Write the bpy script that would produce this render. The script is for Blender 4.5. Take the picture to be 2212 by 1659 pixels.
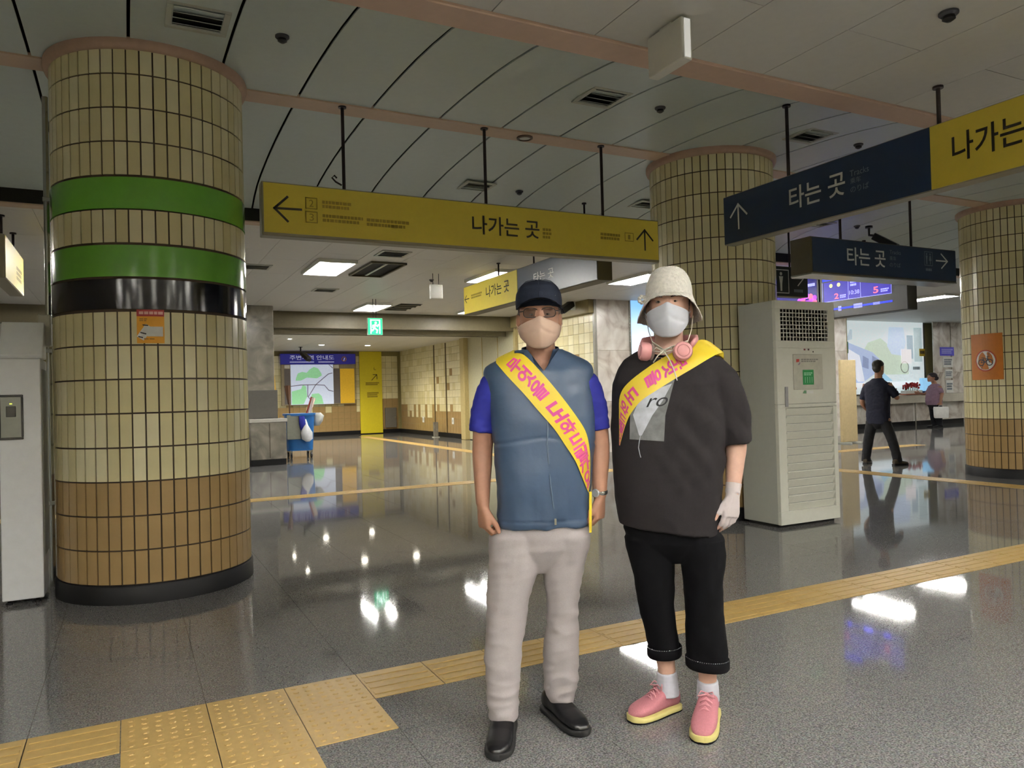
import bpy, bmesh, math, random
from mathutils import Vector, Matrix, noise
random.seed(7)
D = bpy.data
for o in list(D.objects): D.objects.remove(o)
SC = bpy.context.scene
COL = SC.collection
R = math.radians

# ------------------------------------------------------------------ camera
CAM_F, CAM_YAW, CAM_PITCH, CAM_ROLL, CAM_H = 1624.4, 27.047, 0.762, -1.4956, 1.30
cam_d = D.cameras.new('camera'); cam = D.objects.new('camera', cam_d); COL.objects.link(cam)
cam_d.sensor_fit = 'HORIZONTAL'; cam_d.sensor_width = 36.0
cam_d.lens = CAM_F / 2212 * 36.0; cam_d.clip_end = 200; cam_d.clip_start = 0.05
cy, sy = math.cos(R(CAM_YAW)), math.sin(R(CAM_YAW)); cp, sp = math.cos(R(CAM_PITCH)), math.sin(R(CAM_PITCH))
fw = Vector((sy*cp, cy*cp, sp)); r0 = Vector((cy, -sy, 0)); u0 = r0.cross(fw)
cr, sr = math.cos(R(CAM_ROLL)), math.sin(R(CAM_ROLL))
rt = r0*cr + u0*sr; up = -r0*sr + u0*cr
cam.matrix_world = Matrix(((rt.x, up.x, -fw.x, 0), (rt.y, up.y, -fw.y, 0), (rt.z, up.z, -fw.z, CAM_H), (0, 0, 0, 1)))
SC.camera = cam
SC.view_settings.view_transform = 'Standard'; SC.view_settings.look = 'None'
SC.view_settings.gamma = 1.0; SC.view_settings.use_curve_mapping = False
SC.view_settings.exposure = 0.58
CY = SC.cycles
CY.max_bounces = 5; CY.diffuse_bounces = 4; CY.glossy_bounces = 3; CY.transmission_bounces = 3; CY.transparent_max_bounces = 4
CY.caustics_reflective = False; CY.caustics_refractive = False; CY.sample_clamp_indirect = 6.0; CY.use_light_tree = False; CY.use_adaptive_sampling = True; CY.adaptive_threshold = 0.05
# ------------------------------------------------------------------ world (a dim, even ambience; the hall is closed)
W = D.worlds.new('world'); SC.world = W; W.use_nodes = True
W.node_tree.nodes['Background'].inputs[0].default_value = (0.55, 0.55, 0.5, 1)
W.node_tree.nodes['Background'].inputs[1].default_value = 0.12
TUBE_E = 170.0                                   # tubes of the far fixtures
TUBE_H = 340.0                                   # tubes of the unseen fixtures added over the near hall

# ------------------------------------------------------------------ materials
def lin(h):
    h = h.lstrip('#'); c = [int(h[i:i+2], 16)/255 for i in (0, 2, 4)]
    return tuple((x/12.92 if x <= .04045 else ((x+.055)/1.055)**2.4) for x in c)
MATS = {}
def mat(name, col, rough=.55, metal=0., var=.06, scale=18., bump=0., bscale=120., spec=.5, emit=0., ecol=None, trans=0., coat=0., stretch=None, detail=4., sheen=0.):
    if name in MATS: return MATS[name]
    m = D.materials.new(name); m.use_nodes = True; nt = m.node_tree; n = nt.nodes; l = nt.links
    b = n['Principled BSDF']; c = lin(col) if isinstance(col, str) else col
    b.inputs['Roughness'].default_value = rough; b.inputs['Metallic'].default_value = metal
    b.inputs['Specular IOR Level'].default_value = spec; b.inputs['Transmission Weight'].default_value = trans
    b.inputs['Coat Weight'].default_value = coat; b.inputs['Sheen Weight'].default_value = sheen
    tc = n.new('ShaderNodeTexCoord'); mp = n.new('ShaderNodeMapping'); l.new(tc.outputs['Object'], mp.inputs['Vector'])
    if stretch: mp.inputs['Scale'].default_value = stretch
    nz = n.new('ShaderNodeTexNoise'); nz.inputs['Scale'].default_value = scale; nz.inputs['Detail'].default_value = detail
    l.new(mp.outputs[0], nz.inputs['Vector'])
    rp = n.new('ShaderNodeValToRGB'); l.new(nz.outputs['Fac'], rp.inputs[0])
    rp.color_ramp.elements[0].position = .3; rp.color_ramp.elements[1].position = .7
    rp.color_ramp.elements[0].color = tuple(max(0, x*(1-var)) for x in c)+(1,)
    rp.color_ramp.elements[1].color = tuple(min(1, x*(1+var)) for x in c)+(1,)
    l.new(rp.outputs[0], b.inputs['Base Color'])
    if bump:
        n2 = n.new('ShaderNodeTexNoise'); n2.inputs['Scale'].default_value = bscale; n2.inputs['Detail'].default_value = 3
        l.new(mp.outputs[0], n2.inputs['Vector'])
        bp = n.new('ShaderNodeBump'); bp.inputs['Strength'].default_value = bump; bp.inputs['Distance'].default_value = .01
        l.new(n2.outputs['Fac'], bp.inputs['Height']); l.new(bp.outputs[0], b.inputs['Normal'])
    if emit:
        b.inputs['Emission Color'].default_value = (ecol or c)+(1,); b.inputs['Emission Strength'].default_value = emit
    MATS[name] = m
    return m
def mat_ramp(name, stops, scale=3., rough=.3, distort=1.5, detail=8., stretch=(1, 1, 1), spec=.5, wave=False):
    """veined stone: noise through several colour stops"""
    m = D.materials.new(name); m.use_nodes = True; nt = m.node_tree; n = nt.nodes; l = nt.links; b = n['Principled BSDF']
    b.inputs['Roughness'].default_value = rough; b.inputs['Specular IOR Level'].default_value = spec
    tc = n.new('ShaderNodeTexCoord'); mp = n.new('ShaderNodeMapping'); mp.inputs['Scale'].default_value = stretch
    l.new(tc.outputs['Object'], mp.inputs['Vector'])
    nz = n.new('ShaderNodeTexNoise'); nz.inputs['Scale'].default_value = scale; nz.inputs['Detail'].default_value = detail
    nz.inputs['Distortion'].default_value = distort; l.new(mp.outputs[0], nz.inputs['Vector'])
    rp = n.new('ShaderNodeValToRGB'); l.new(nz.outputs['Fac'], rp.inputs[0])
    e = rp.color_ramp.elements
    while len(e) < len(stops): e.new(.5)
    for k, (p, c) in enumerate(stops): e[k].position = p; e[k].color = lin(c)+(1,)
    l.new(rp.outputs[0], b.inputs['Base Color']); MATS[name] = m
    return m

# ------------------------------------------------------------------ mesh helpers
class MB:
    def __init__(s): s.v = []; s.f = []
    def add(s, v, f):
        k = len(s.v); s.v += [tuple(p) for p in v]; s.f += [tuple(i+k for i in q) for q in f]; return s
    def box(s, x0, x1, y0, y1, z0, z1, m=None):
        v = [Vector(p) for p in ((x0,y0,z0),(x1,y0,z0),(x1,y1,z0),(x0,y1,z0),(x0,y0,z1),(x1,y0,z1),(x1,y1,z1),(x0,y1,z1))]
        if m: v = [m @ p for p in v]
        return s.add(v, [(3,2,1,0),(4,5,6,7),(0,1,5,4),(1,2,6,5),(2,3,7,6),(3,0,4,7)])
    def prism(s, pts, y0, y1, m=None):
        """polygon in local x,z pushed from y0 to y1"""
        k = len(pts); v = [Vector((p[0], y0, p[1])) for p in pts]+[Vector((p[0], y1, p[1])) for p in pts]
        if m: v = [m @ p for p in v]
        return s.add(v, [tuple(range(k)), tuple(range(2*k-1, k-1, -1))]+[((i+1) % k, i, k+i, k+(i+1) % k) for i in range(k)])
    def tube(s, path, rad, seg=10, cap=True, flat=None):
        """swept tube; rad a number, list of numbers or list of (a,b); parallel frames"""
        path = [Vector(p) for p in path]; n = len(path)
        if not isinstance(rad, (list, tuple)): rad = [rad]*n
        k0 = len(s.v); prev = None
        for i, p in enumerate(path):
            t = (path[min(i+1, n-1)]-path[max(i-1, 0)]).normalized()
            if prev is None:
                a = Vector((0, 1, 0)) if abs(t.y) < .9 else Vector((1, 0, 0))
                u = t.cross(a).normalized()
            else: u = (prev - t*prev.dot(t)).normalized()
            prev = u; w = t.cross(u)
            ra, rb = rad[i] if isinstance(rad[i], (list, tuple)) else (rad[i], rad[i])
            for j in range(seg):
                a = 2*math.pi*j/seg; s.v.append(tuple(p+u*math.cos(a)*ra+w*math.sin(a)*rb))
        for i in range(n-1):
            for j in range(seg):
                a = k0+i*seg+j; b = k0+i*seg+(j+1) % seg
                s.f.append((a, b, b+seg, a+seg))
        if cap:
            s.f.append(tuple(k0+j for j in range(seg-1, -1, -1))); s.f.append(tuple(k0+(n-1)*seg+j for j in range(seg)))
        return s
    def loft(s, rings, seg=32, p=2.0, cap=True):
        """stack of horizontal super-ellipses (cx,cy,z,rx,ry[,exponent[,tilt_dzdx,dzdy]])"""
        k0 = len(s.v)
        for r in rings:
            cx, cy_, z, rx, ry = r[:5]; e = r[5] if len(r) > 5 else p
            tx, ty = (r[6], r[7]) if len(r) > 7 else (0, 0)
            for j in range(seg):
                a = 2*math.pi*j/seg; c_, s_ = math.cos(a), math.sin(a)
                x = math.copysign(abs(c_)**(2/e), c_)*rx; y = math.copysign(abs(s_)**(2/e), s_)*ry
                s.v.append((cx+x, cy_+y, z+tx*x+ty*y))
        n = len(rings)
        for i in range(n-1):
            for j in range(seg):
                a = k0+i*seg+j; b = k0+i*seg+(j+1) % seg; s.f.append((a, b, b+seg, a+seg))
        if cap:
            s.f.append(tuple(k0+j for j in range(seg-1, -1, -1))); s.f.append(tuple(k0+(n-1)*seg+j for j in range(seg)))
        return s
    def lathe(s, prof, seg=32, m=None, cap=True):
        k0 = len(s.v)
        for r, z in prof:
            for j in range(seg):
                a = 2*math.pi*j/seg; p = Vector((r*math.cos(a), r*math.sin(a), z)); s.v.append(tuple(m @ p if m else p))
        n = len(prof)
        for i in range(n-1):
            for j in range(seg):
                a = k0+i*seg+j; b = k0+i*seg+(j+1) % seg; s.f.append((a, b, b+seg, a+seg))
        if cap:
            s.f.append(tuple(k0+j for j in range(seg-1, -1, -1))); s.f.append(tuple(k0+(n-1)*seg+j for j in range(seg)))
        return s
    def ball(s, c, r, seg=14, rings=8, m=None):
        rx, ry, rz = r if isinstance(r, (tuple, list)) else (r, r, r); k0 = len(s.v)
        for i in range(1, rings):
            t = math.pi*i/rings
            for j in range(seg):
                a = 2*math.pi*j/seg
                p = Vector((rx*math.sin(t)*math.cos(a), ry*math.sin(t)*math.sin(a), rz*math.cos(t)))
                if m: p = m @ p
                s.v.append(tuple(p+Vector(c)))
        for z in (rz, -rz):
            p = Vector((0, 0, z)); p = m @ p if m else p; s.v.append(tuple(p+Vector(c)))
        T, B = len(s.v)-2, len(s.v)-1
        for i in range(rings-2):
            for j in range(seg):
                a = k0+i*seg+j; b = k0+i*seg+(j+1) % seg; s.f.append((a, a+seg, b+seg, b))
        for j in range(seg):
            s.f.append((T, k0+j, k0+(j+1) % seg)); e = k0+(rings-2)*seg; s.f.append((B, e+(j+1) % seg, e+j))
        return s
    def mesh(s, name, bev=0., smooth=False, segs=1, merge=False, fix=True):
        me = D.meshes.new(name); me.from_pydata(s.v, [], s.f)
        if bev or merge or fix:
            bm = bmesh.new(); bm.from_mesh(me)
            if merge: bmesh.ops.remove_doubles(bm, verts=bm.verts, dist=1e-5)
            if fix: bmesh.ops.recalc_face_normals(bm, faces=bm.faces)
            if bev:
                ed = [e for e in bm.edges if len(e.link_faces) == 2 and e.calc_face_angle(0) > .6]
                bmesh.ops.bevel(bm, geom=ed, offset=bev, segments=segs, profile=.5, affect='EDGES', clamp_overlap=True)
            bm.to_mesh(me); bm.free()
        if smooth: shade(me, smooth)
        return me
    def build(s, name, m, parent=None, bev=0., smooth=False, segs=1, merge=False, loc=(0, 0, 0), fix=True):
        return ob(name, s.mesh(name, bev, smooth, segs, merge, fix), m, parent, loc)
def shade(me, ang=True):
    me.polygons.foreach_set('use_smooth', [True]*len(me.polygons))
    if ang is not True:
        me.set_sharp_from_angle(angle=R(ang))
    me.update()
def ob(name, me, m=None, parent=None, loc=(0, 0, 0), rot=(0, 0, 0)):
    o = D.objects.new(name, me); COL.objects.link(o); o.location = loc; o.rotation_euler = rot
    if parent: o.parent = parent
    if m and me and not me.materials: me.materials.append(m)
    return o
def thing(name, label, cat, loc=(0, 0, 0), rz=0., group=None):
    o = D.objects.new(name, None); COL.objects.link(o); o.location = loc; o.rotation_euler = (0, 0, rz); o.empty_display_size = .1
    return tag(o, label, cat, group)
def tag(o, label=None, cat=None, group=None, kind=None):
    if label: o['label'] = label
    if cat: o['category'] = cat
    if group: o['group'] = group
    if kind: o['kind'] = kind
    return o
def structure(o): o['kind'] = 'structure'; return o
def copy_tree(o, parent=None):
    c = o.copy(); COL.objects.link(c); c.parent = parent
    for ch in [k for k in D.objects if k.parent == o]: copy_tree(ch, c)
    return c
# text: the glyph outlines come from the built-in font, as flat triangles in x,y
_fc = {}
def glyphs(s, weight=0.):
    if (s, weight) not in _fc:
        c = D.curves.new('t', 'FONT'); c.body = s; c.offset = weight; c.resolution_u = 4
        o = D.objects.new('t', c); COL.objects.link(o)
        me = D.meshes.new_from_object(o.evaluated_get(bpy.context.evaluated_depsgraph_get()))
        v = [tuple(p.co)[:2] for p in me.vertices]; f = [tuple(p.vertices) for p in me.polygons]
        D.objects.remove(o); D.curves.remove(c); D.meshes.remove(me)
        x0 = min(p[0] for p in v); x1 = max(p[0] for p in v); y0 = min(p[1] for p in v); y1 = max(p[1] for p in v)
        _fc[(s, weight)] = ([((p[0]-x0)/(x1-x0), (p[1]-y0)/(y1-y0)) for p in v], f, (x1-x0)/(y1-y0))
    return _fc[(s, weight)]
def text_on(name, s, m, parent, fn, u0, u1, v0, v1, weight=0.):
    """fn maps (u,v) of the panel to a point; the word fills the box u0..u1, v0..v1"""
    v, f, _ = glyphs(s, weight); b = MB()
    b.add([fn(u0+(u1-u0)*p[0], v0+(v1-v0)*p[1]) for p in v], f)
    return b.build(name, m, parent, fix=False)
def plate(name, m, parent, fn, pts):
    b = MB(); b.add([fn(*p) for p in pts], [tuple(range(len(pts)))]); return b.build(name, m, parent, fix=False)
def rect(u0, u1, v0, v1): return [(u0, v0), (u1, v0), (u1, v1), (u0, v1)]
def strokes(name, m, parent, fn, lines, w):
    """printed line marks: each polyline becomes a flat ribbon of width w"""
    b = MB()
    for L in lines:
        for (a, c) in zip(L[:-1], L[1:]):
            d = Vector((c[0]-a[0], c[1]-a[1])); d.normalize(); n_ = Vector((-d.y, d.x))*w/2; e = d*w*.45
            q = [(a[0]-e.x-n_.x, a[1]-e.y-n_.y), (c[0]+e.x-n_.x, c[1]+e.y-n_.y), (c[0]+e.x+n_.x, c[1]+e.y+n_.y), (a[0]-e.x+n_.x, a[1]-e.y+n_.y)]
            b.add([fn(*p) for p in q], [(0, 1, 2, 3)])
    return b.build(name, m, parent, fix=False)
def disc(name, m, parent, fn, c, r, r2=0., seg=28, sq=1.):
    b = MB()
    if r2:
        v = [fn(c[0]+q*math.cos(a), c[1]+q*sq*math.sin(a)) for q in (r2, r) for a in [2*math.pi*k/seg for k in range(seg)]]
        b.add(v, [(k, (k+1) % seg, seg+(k+1) % seg, seg+k) for k in range(seg)][::1])
        b.f = [tuple(reversed(q)) for q in b.f]
    else: b.add([fn(c[0]+r*math.cos(2*math.pi*k/seg), c[1]+r*sq*math.sin(2*math.pi*k/seg)) for k in range(seg)], [tuple(range(seg))])
    return b.build(name, m, parent, fix=False)

M_ = dict(
 granite=None,
 tile=mat('cream_glazed_tile', '#dbd1a2', .22, var=.05, scale=6),
 tile2=mat('pale_glazed_tile', '#e7dfb8', .22, var=.05, scale=6),
 browntile=mat('brown_glazed_tile', '#a58a5e', .25, var=.07, scale=6),
 grout=mat('dark_grout', '#3a2c1c', .8),
 pgrout=mat('pale_grout', '#8d8355', .8),
 green=mat('green_laminate', '#61993a', .16, var=.03),
 navyband=mat('black_laminate', '#14141c', .12, var=.03),
 skirting=mat('black_skirting', '#141417', .55, spec=.25),
 pink=mat('salmon_painted_metal', '#cdb09c', .5, var=.03),
 peach=mat('peach_painted_metal', '#cbb097', .5, var=.03),
 vault=mat('pale_grey_green_panel', '#d0dad6', .42, var=.02),
 flat=mat('cream_ceiling_panel', '#dcdad3', .5, var=.02),
 gap=mat('ceiling_gap', '#16160f', .9),
 signyel=mat('sign_yellow', '#dac544', .38, var=.02),
 signnavy=mat('sign_navy', '#1a2b47', .35, var=.02),
 signbody=mat('sign_body_metal', '#8c8672', .4, metal=.3, var=.02),
 signend=mat('sign_end_olive', '#4c452c', .5),
 ink=mat('sign_ink', '#1c1608', .6), inkw=mat('sign_white', '#dfe0dc', .5), inkfaint=mat('sign_small_print', '#8f7c17', .6),
 inkgrey=mat('sign_small_print_grey', '#77828c', .6),
 rod=mat('dark_steel_rod', '#2c2426', .4, metal=.5),
 white=mat('white_enamel', '#e2e2da', .35, var=.02), grey=mat('grey_enamel', '#b9bbb0', .4, var=.02),
 black=mat('black_plastic', '#121214', .35), steel=mat('brushed_steel', '#b6b8b4', .22, metal=.9, var=.05, stretch=(1, 1, .05)),
 tactile=mat('tactile_yellow', '#bd9f60', .45, var=.07, scale=30),
 marble=mat_ramp('pale_veined_marble', [(.3, '#a39488'), (.42, '#cbc1b6'), (.55, '#e3ddd3'), (.75, '#f4f1ea')], 1.6, .22),
 greystone=mat_ramp('grey_polished_stone', [(.3, '#6d6a62'), (.5, '#858177'), (.7, '#9c988c')], 2.5, .18),
 tube=mat('lit_lamp', '#fff6e0', .4, emit=TUBE_E, ecol=(1., .975, .93)), tube2=mat('lit_lamp_hall', '#fff6e0', .4, emit=TUBE_H, ecol=(1., .975, .93)),
 paper=mat('white_paper', '#e8e8e2', .6),
)

# ================================================================== SETTING
def granite():
    m = D.materials.new('polished_granite'); m.use_nodes = True; n = m.node_tree.nodes; l = m.node_tree.links; b = n['Principled BSDF']
    tc = n.new('ShaderNodeTexCoord'); oi = n.new('ShaderNodeObjectInfo')
    ad = n.new('ShaderNodeVectorMath'); ad.operation = 'ADD'; l.new(tc.outputs['Object'], ad.inputs[0]); l.new(oi.outputs['Location'], ad.inputs[1])
    a = n.new('ShaderNodeTexNoise'); a.inputs['Scale'].default_value = 150; a.inputs['Detail'].default_value = 3; l.new(ad.outputs[0], a.inputs['Vector'])
    v = n.new('ShaderNodeTexVoronoi'); v.inputs['Scale'].default_value = 95; l.new(ad.outputs[0], v.inputs['Vector'])
    w = n.new('ShaderNodeTexNoise'); w.inputs['Scale'].default_value = 1.3; l.new(ad.outputs[0], w.inputs['Vector'])
    r1 = n.new('ShaderNodeValToRGB'); l.new(a.outputs['Fac'], r1.inputs[0]); e = r1.color_ramp.elements
    e[0].position = .36; e[0].color = lin('#5a5852')+(1,); e[1].position = .66; e[1].color = lin('#a09c94')+(1,)
    mx = n.new('ShaderNodeMix'); mx.data_type = 'RGBA'; mx.blend_type = 'MULTIPLY'; mx.inputs['Factor'].default_value = .45
    l.new(r1.outputs[0], mx.inputs['A']); l.new(v.outputs['Color'], mx.inputs['B'])
    hs = n.new('ShaderNodeHueSaturation'); hs.inputs['Saturation'].default_value = .25; l.new(mx.outputs['Result'], hs.inputs['Color'])
    mr = n.new('ShaderNodeMapRange'); mr.inputs['To Min'].default_value = .9; mr.inputs['To Max'].default_value = 1.12; l.new(w.outputs['Fac'], mr.inputs['Value']); l.new(mr.outputs[0], hs.inputs['Value'])
    l.new(hs.outputs[0], b.inputs['Base Color'])
    r2 = n.new('ShaderNodeMapRange'); r2.inputs['To Min'].default_value = .03; r2.inputs['To Max'].default_value = .07
    l.new(w.outputs['Fac'], r2.inputs['Value']); l.new(r2.outputs[0], b.inputs['Roughness'])
    b.inputs['Specular IOR Level'].default_value = .62
    return m
GRAN = granite()
# ---- floor: bedding, slabs, tactile paving
floor = structure(MB().box(-8, 30, -5, 28, -.2, -.008).build('floor', M_['grout']))
S = .65
slab_me = MB().box(-S/2+.0012, S/2-.0012, -S/2+.0012, S/2-.0012, -.012, 0).mesh('slab'); slab_me.materials.append(GRAN)
cells = []
for i in range(-13, 46):
    for j in range(-13, 39):
        x, y = .925+S*(i+.5), 3.5+S*(j+.5)
        if -8 < x < 30 and -5 < y < 28: cells.append((x, y))
def inview(x, y):
    dx = x*cy-y*sy; dy = x*sy+y*cy
    return dy > 1.5 and abs(dx) < dy*.72+.5
cells.sort(key=lambda c: (not inview(*c), math.hypot(*c)))
for x, y in cells[:300]: ob('slab', slab_me, None, floor, (x, y, 0))
b = MB()
for x, y in cells[300:]: b.box(x-S/2+.0012, x+S/2-.0012, y-S/2+.0012, y+S/2-.0012, -.012, 0)
tag(b.build('slab', GRAN, floor, fix=False), kind='stuff')
T = .325
bar = MB().box(-T/2+.002, T/2-.002, -T/2+.004, T/2-.004, 0, .004)
for k in range(4):
    y = (-1.5+k)*.072; bar.box(-T/2+.012, T/2-.012, y-.015, y+.015, .004, .0075)
bar_me = bar.mesh('tactile_tile', bev=.0012); bar_me.materials.append(M_['tactile'])
dot = MB().box(-T/2+.002, T/2-.002, -T/2+.002, T/2-.002, 0, .004)
for i in range(6):
    for j in range(6):
        cx, cy_ = (-2.5+i)*.05, (-2.5+j)*.05
        dot.lathe([(.014, .004), (.011, .007), (.006, .0082)], 6, Matrix.Translation((cx, cy_, 0)))
dot_me = dot.mesh('tactile_tile'); dot_me.materials.append(M_['tactile'])
def tac(x, y, dots=False, along='x'): ob('tactile_tile', dot_me if dots else bar_me, None, floor, (x, y, .0), (0, 0, 0 if along == 'x' else R(90)))
for k in range(-9, 34):
    x = .925+T*(k+.5)
    tac(x, 3.35, -3 <= k < 0 or 26 <= k < 28)
for k in (-3, -2, -1):
    tac(.925+T*(k+.5), 3.35-T, True)
for k in (-3, -2): tac(.925+T*(k+.5), 3.35-2*T, True); tac(.925+T*(k+.5), 3.35-3*T, True)
for k in range(-12, 43): tac(.925+T*(k+.5), 10.3, k in (18, 19, 26, 27))
for j in range(1, 45): tac(7.0, 10.3+T*j, False, 'y')
for j in range(1, 21): tac(9.7, 3.35+T*j, False, 'y')

# ---- ceiling: a shallow vault over the row of columns between two flat soffits
ceiling = structure(MB().box(-8, 30, -5, 28, 3.86, 3.9).box(-8, 30, 3.66, 3.68, 3.27, 3.86).box(-8, 30, 8.56, 8.58, 3.27, 3.86)
    .box(-8, 30, -5, 3.45, 3.295, 3.31).box(-8, 30, 8.74, 17.1, 3.295, 3.31).box(-8, 30, 17.1, 28, 3.0, 3.02).build('ceiling', M_['gap']))
DP = [(0, 3.70), (.3, 3.697), (.6, 3.69), (.9, 3.678), (1.2, 3.66), (1.5, 3.633), (1.8, 3.597), (2.05, 3.55), (2.25, 3.485), (2.42, 3.40)]
def vz(d):
    for (a, za), (b_, zb) in zip(DP[:-1], DP[1:]):
        if d <= b_: return za+(zb-za)*(d-a)/(b_-a)
    return DP[-1][1]
YC = 6.13
def vault_mesh(s):
    b = MB(); w = .29; ds = [.11, .3, .6, .9, 1.2, 1.5, 1.8, 2.05, 2.25, 2.42]
    pts = [(s*d, vz(d)) for d in ds]; n_ = len(pts)
    v = [(x, y, z+o) for o in (0, .012) for x in (-w, w) for (y, z) in pts]
    f = []
    for i in range(n_-1):
        f += [(i, i+1, n_+i+1, n_+i), (2*n_+i, 3*n_+i, 3*n_+i+1, 2*n_+i+1), (i, 2*n_+i, 2*n_+i+1, i+1), (n_+i, n_+i+1, 3*n_+i+1, 3*n_+i)]
    f += [(0, n_, 3*n_, 2*n_), (n_-1, 3*n_-1, 4*n_-1, 2*n_-1)]
    me = b.add(v, f).mesh('vault_panel', smooth=40); me.materials.append(M_['vault']); return me
vm = (vault_mesh(-1), vault_mesh(1))
for k in range(-10, 24):
    for me in vm: ob('vault_panel', me, None, ceiling, (1.84+.6*(k+.5), YC, 0))
structure(MB().box(-8, 30, YC-.11, YC+.11, 3.686, 3.72).build('trim_1', M_['peach']))
structure(MB().box(-8, 30, 3.455, 3.66, 3.255, 3.42).build('trim_2', M_['pink'], bev=.006))
structure(MB().box(-8, 30, 8.575, 8.74, 3.255, 3.42).build('trim_3', M_['peach'], bev=.006))
PW, PL = .63, 1.26
pan_me = MB().box(-PW/2+.003, PW/2-.003, -PL/2+.003, PL/2-.003, 0, .02).mesh('ceiling_panel'); pan_me.materials.append(M_['flat'])
rest = MB()
npan = 0
def flat_panels(y0, y1, z, keep):
    global npan
    for i in range(-16, 44):
        x = 2.33+PW*(i+.5); y = y1-PL/2+(0 if i % 2 else .63); 
        while y > y0-PL/2:
            a, c = max(y-PL/2, y0), min(y+PL/2, y1)
            if c-a > .05:
                if keep(x, y) and npan < 296 and c-a > PL-.01: ob('ceiling_panel', pan_me, None, ceiling, (x, y, z)); npan += 1
                else: rest.box(x-PW/2+.003, x+PW/2-.003, a+.003, c-.003, z, z+.02)
            y -= PL
flat_panels(-5, 3.452, 3.27, lambda x, y: -1 < x < 8 and y > 1.5)
flat_panels(8.742, 17.1, 3.27, lambda x, y: -1 < x < 18 and y < 17 and inview(x, y))
flat_panels(17.12, 28, 2.97, lambda x, y: 2.5 < x < 9 and y < 26.5)
tag(rest.build('ceiling_panel', M_['flat'], ceiling, fix=False), kind='stuff')
# downstand between the two ceiling levels, with the slot of a fire shutter
structure(MB().box(-8, 9.6, 17.08, 17.2, 2.90, 3.3).build('trim_4', mat('dark_olive_paint', '#5d5640', .5), bev=.004))
structure(MB().box(2.7, 8.8, 17.5, 17.56, 2.8, 3.0).build('trim_5', mat('shutter_steel', '#77725f', .4, metal=.4), bev=.004))
structure(MB().box(2.7, 8.8, 17.95, 18.0, 2.82, 3.0).build('trim_6', MATS['dark_olive_paint'], bev=.004))

# ---- walls
plaster = mat('cream_plaster', '#cdc3a4', .7)
structure(MB().box(-8.2, -8, -5, 28, 0, 3.9).build('wall_left', plaster))
structure(MB().box(-8.2, 30.2, -5.2, -5, 0, 3.9).build('wall_rear', plaster))
structure(MB().box(30, 30.2, -5, 28, 0, 3.9).build('wall_far', plaster))
wall_back = structure(MB().box(-8, 8.88, 26.5, 26.7, 0, 3.1).build('wall_back', M_['pgrout']))
wall_side = structure(MB().box(8.88, 9.1, 13.47, 26.6, 0, 3.3).build('wall_side', M_['pgrout']))
TS = .222
def wall_tile_mesh(m):
    me = MB().box(-TS/2+.004, TS/2-.004, -.008, 0, -TS/2+.004, TS/2-.004).mesh('tile', bev=.0015); me.materials.append(m); return me
wt = [wall_tile_mesh(M_['tile2']), wall_tile_mesh(M_['tile']), wall_tile_mesh(M_['browntile'])]
def tile_wall(parent, p0, udir, n_u, n_v, rz, brown, skip=lambda i, j: False, limit=300, order=None, z0=.14):
    lst = []
    for i in range(n_u):
        for j in range(n_v):
            if skip(i, j): continue
            k = 2 if brown(i, j) else (1 if random.random() < .35 else 0)
            lst.append((Vector(p0)+Vector(udir)*TS*(i+.5)+Vector((0, 0, z0+TS*(j+.5))), k))
    lst.sort(key=lambda t: t[0].x**2+t[0].y**2)
    for p, k in lst[:limit]: ob('tile', wt[k], None, parent, p, (0, 0, rz))
    for kk in range(3):
        b = MB()
        for p, k in lst[limit:]:
            if k == kk: b.box(-TS/2+.004, TS/2-.004, -.008, 0, -TS/2+.004, TS/2-.004, Matrix.Translation(p) @ Matrix.Rotation(rz, 4, 'Z'))
        if b.v: tag(b.build('tile', [M_['tile2'], M_['tile'], M_['browntile']][kk], parent, fix=False), kind='stuff')
random.seed(11)
steps = [random.choice((3, 3, 4, 4, 4, 5)) for _ in range(120)]
tile_wall(wall_back, (2.6, 26.5, 0), (1, 0, 0), 28, 12, 0, lambda i, j: j < steps[i] or (j == steps[i] and i % 5 == 2))
def side_skip(i, j):
    y = 13.42+TS*(i+.5); return 17.05 < y < 20.35 or j > 12
steps2 = [random.choice((2, 3, 3, 4)) for _ in range(80)]
odd = {(31, 9), (32, 10), (41, 7), (36, 8), (37, 6), (3, 8), (5, 4)}
tile_wall(wall_side, (8.88, 13.42, 0), (0, 1, 0), 58, 14, R(-90), lambda i, j: j < steps2[i] or (i, j) in odd, side_skip)
structure(MB().box(2.6, 8.86, 26.46, 26.5, 0, .14).build('baseboard_back', M_['skirting']))
structure(MB().box(8.85, 8.88, 13.42, 26.5, 0, .14).build('baseboard_side', M_['skirting']))
beige = mat('beige_paint', '#b5a572', .5)
structure(MB().box(8.7, 8.9, 20.1, 20.4, 0, 2.97).build('trim_7', beige, bev=.01))
structure(MB().box(8.72, 8.9, 13.42, 20.1, 2.98, 3.28).build('trim_8', mat('olive_fascia', '#8d8054', .5), bev=.005))
structure(MB().box(8.8, 8.9, 17.0, 17.12, 0, 2.98).build('trim_9', beige, bev=.006))
d1 = structure(MB().box(8.84, 8.88, 17.12, 20.1, .02, 2.98).build('door_1', mat('pale_door_enamel', '#b7b394', .3), bev=.004))
for y in (18.1, 19.1): MB().box(8.825, 8.84, y-.01, y+.01, .05, 2.9).build('door_seam', beige, d1)
MB().tube([(8.83, 18.3, 1.05), (8.79, 18.3, 1.05), (8.79, 18.5, 1.05), (8.83, 18.5, 1.05)], .011, 8).build('door_handle', M_['steel'], d1, smooth=60)
for y in (21.9, 22.9): structure(MB().box(8.855, 8.885, y-.03, y+.03, 0, 2.95).build('trim_10', mat('brown_seam', '#5a4a2a', .5)))
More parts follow.
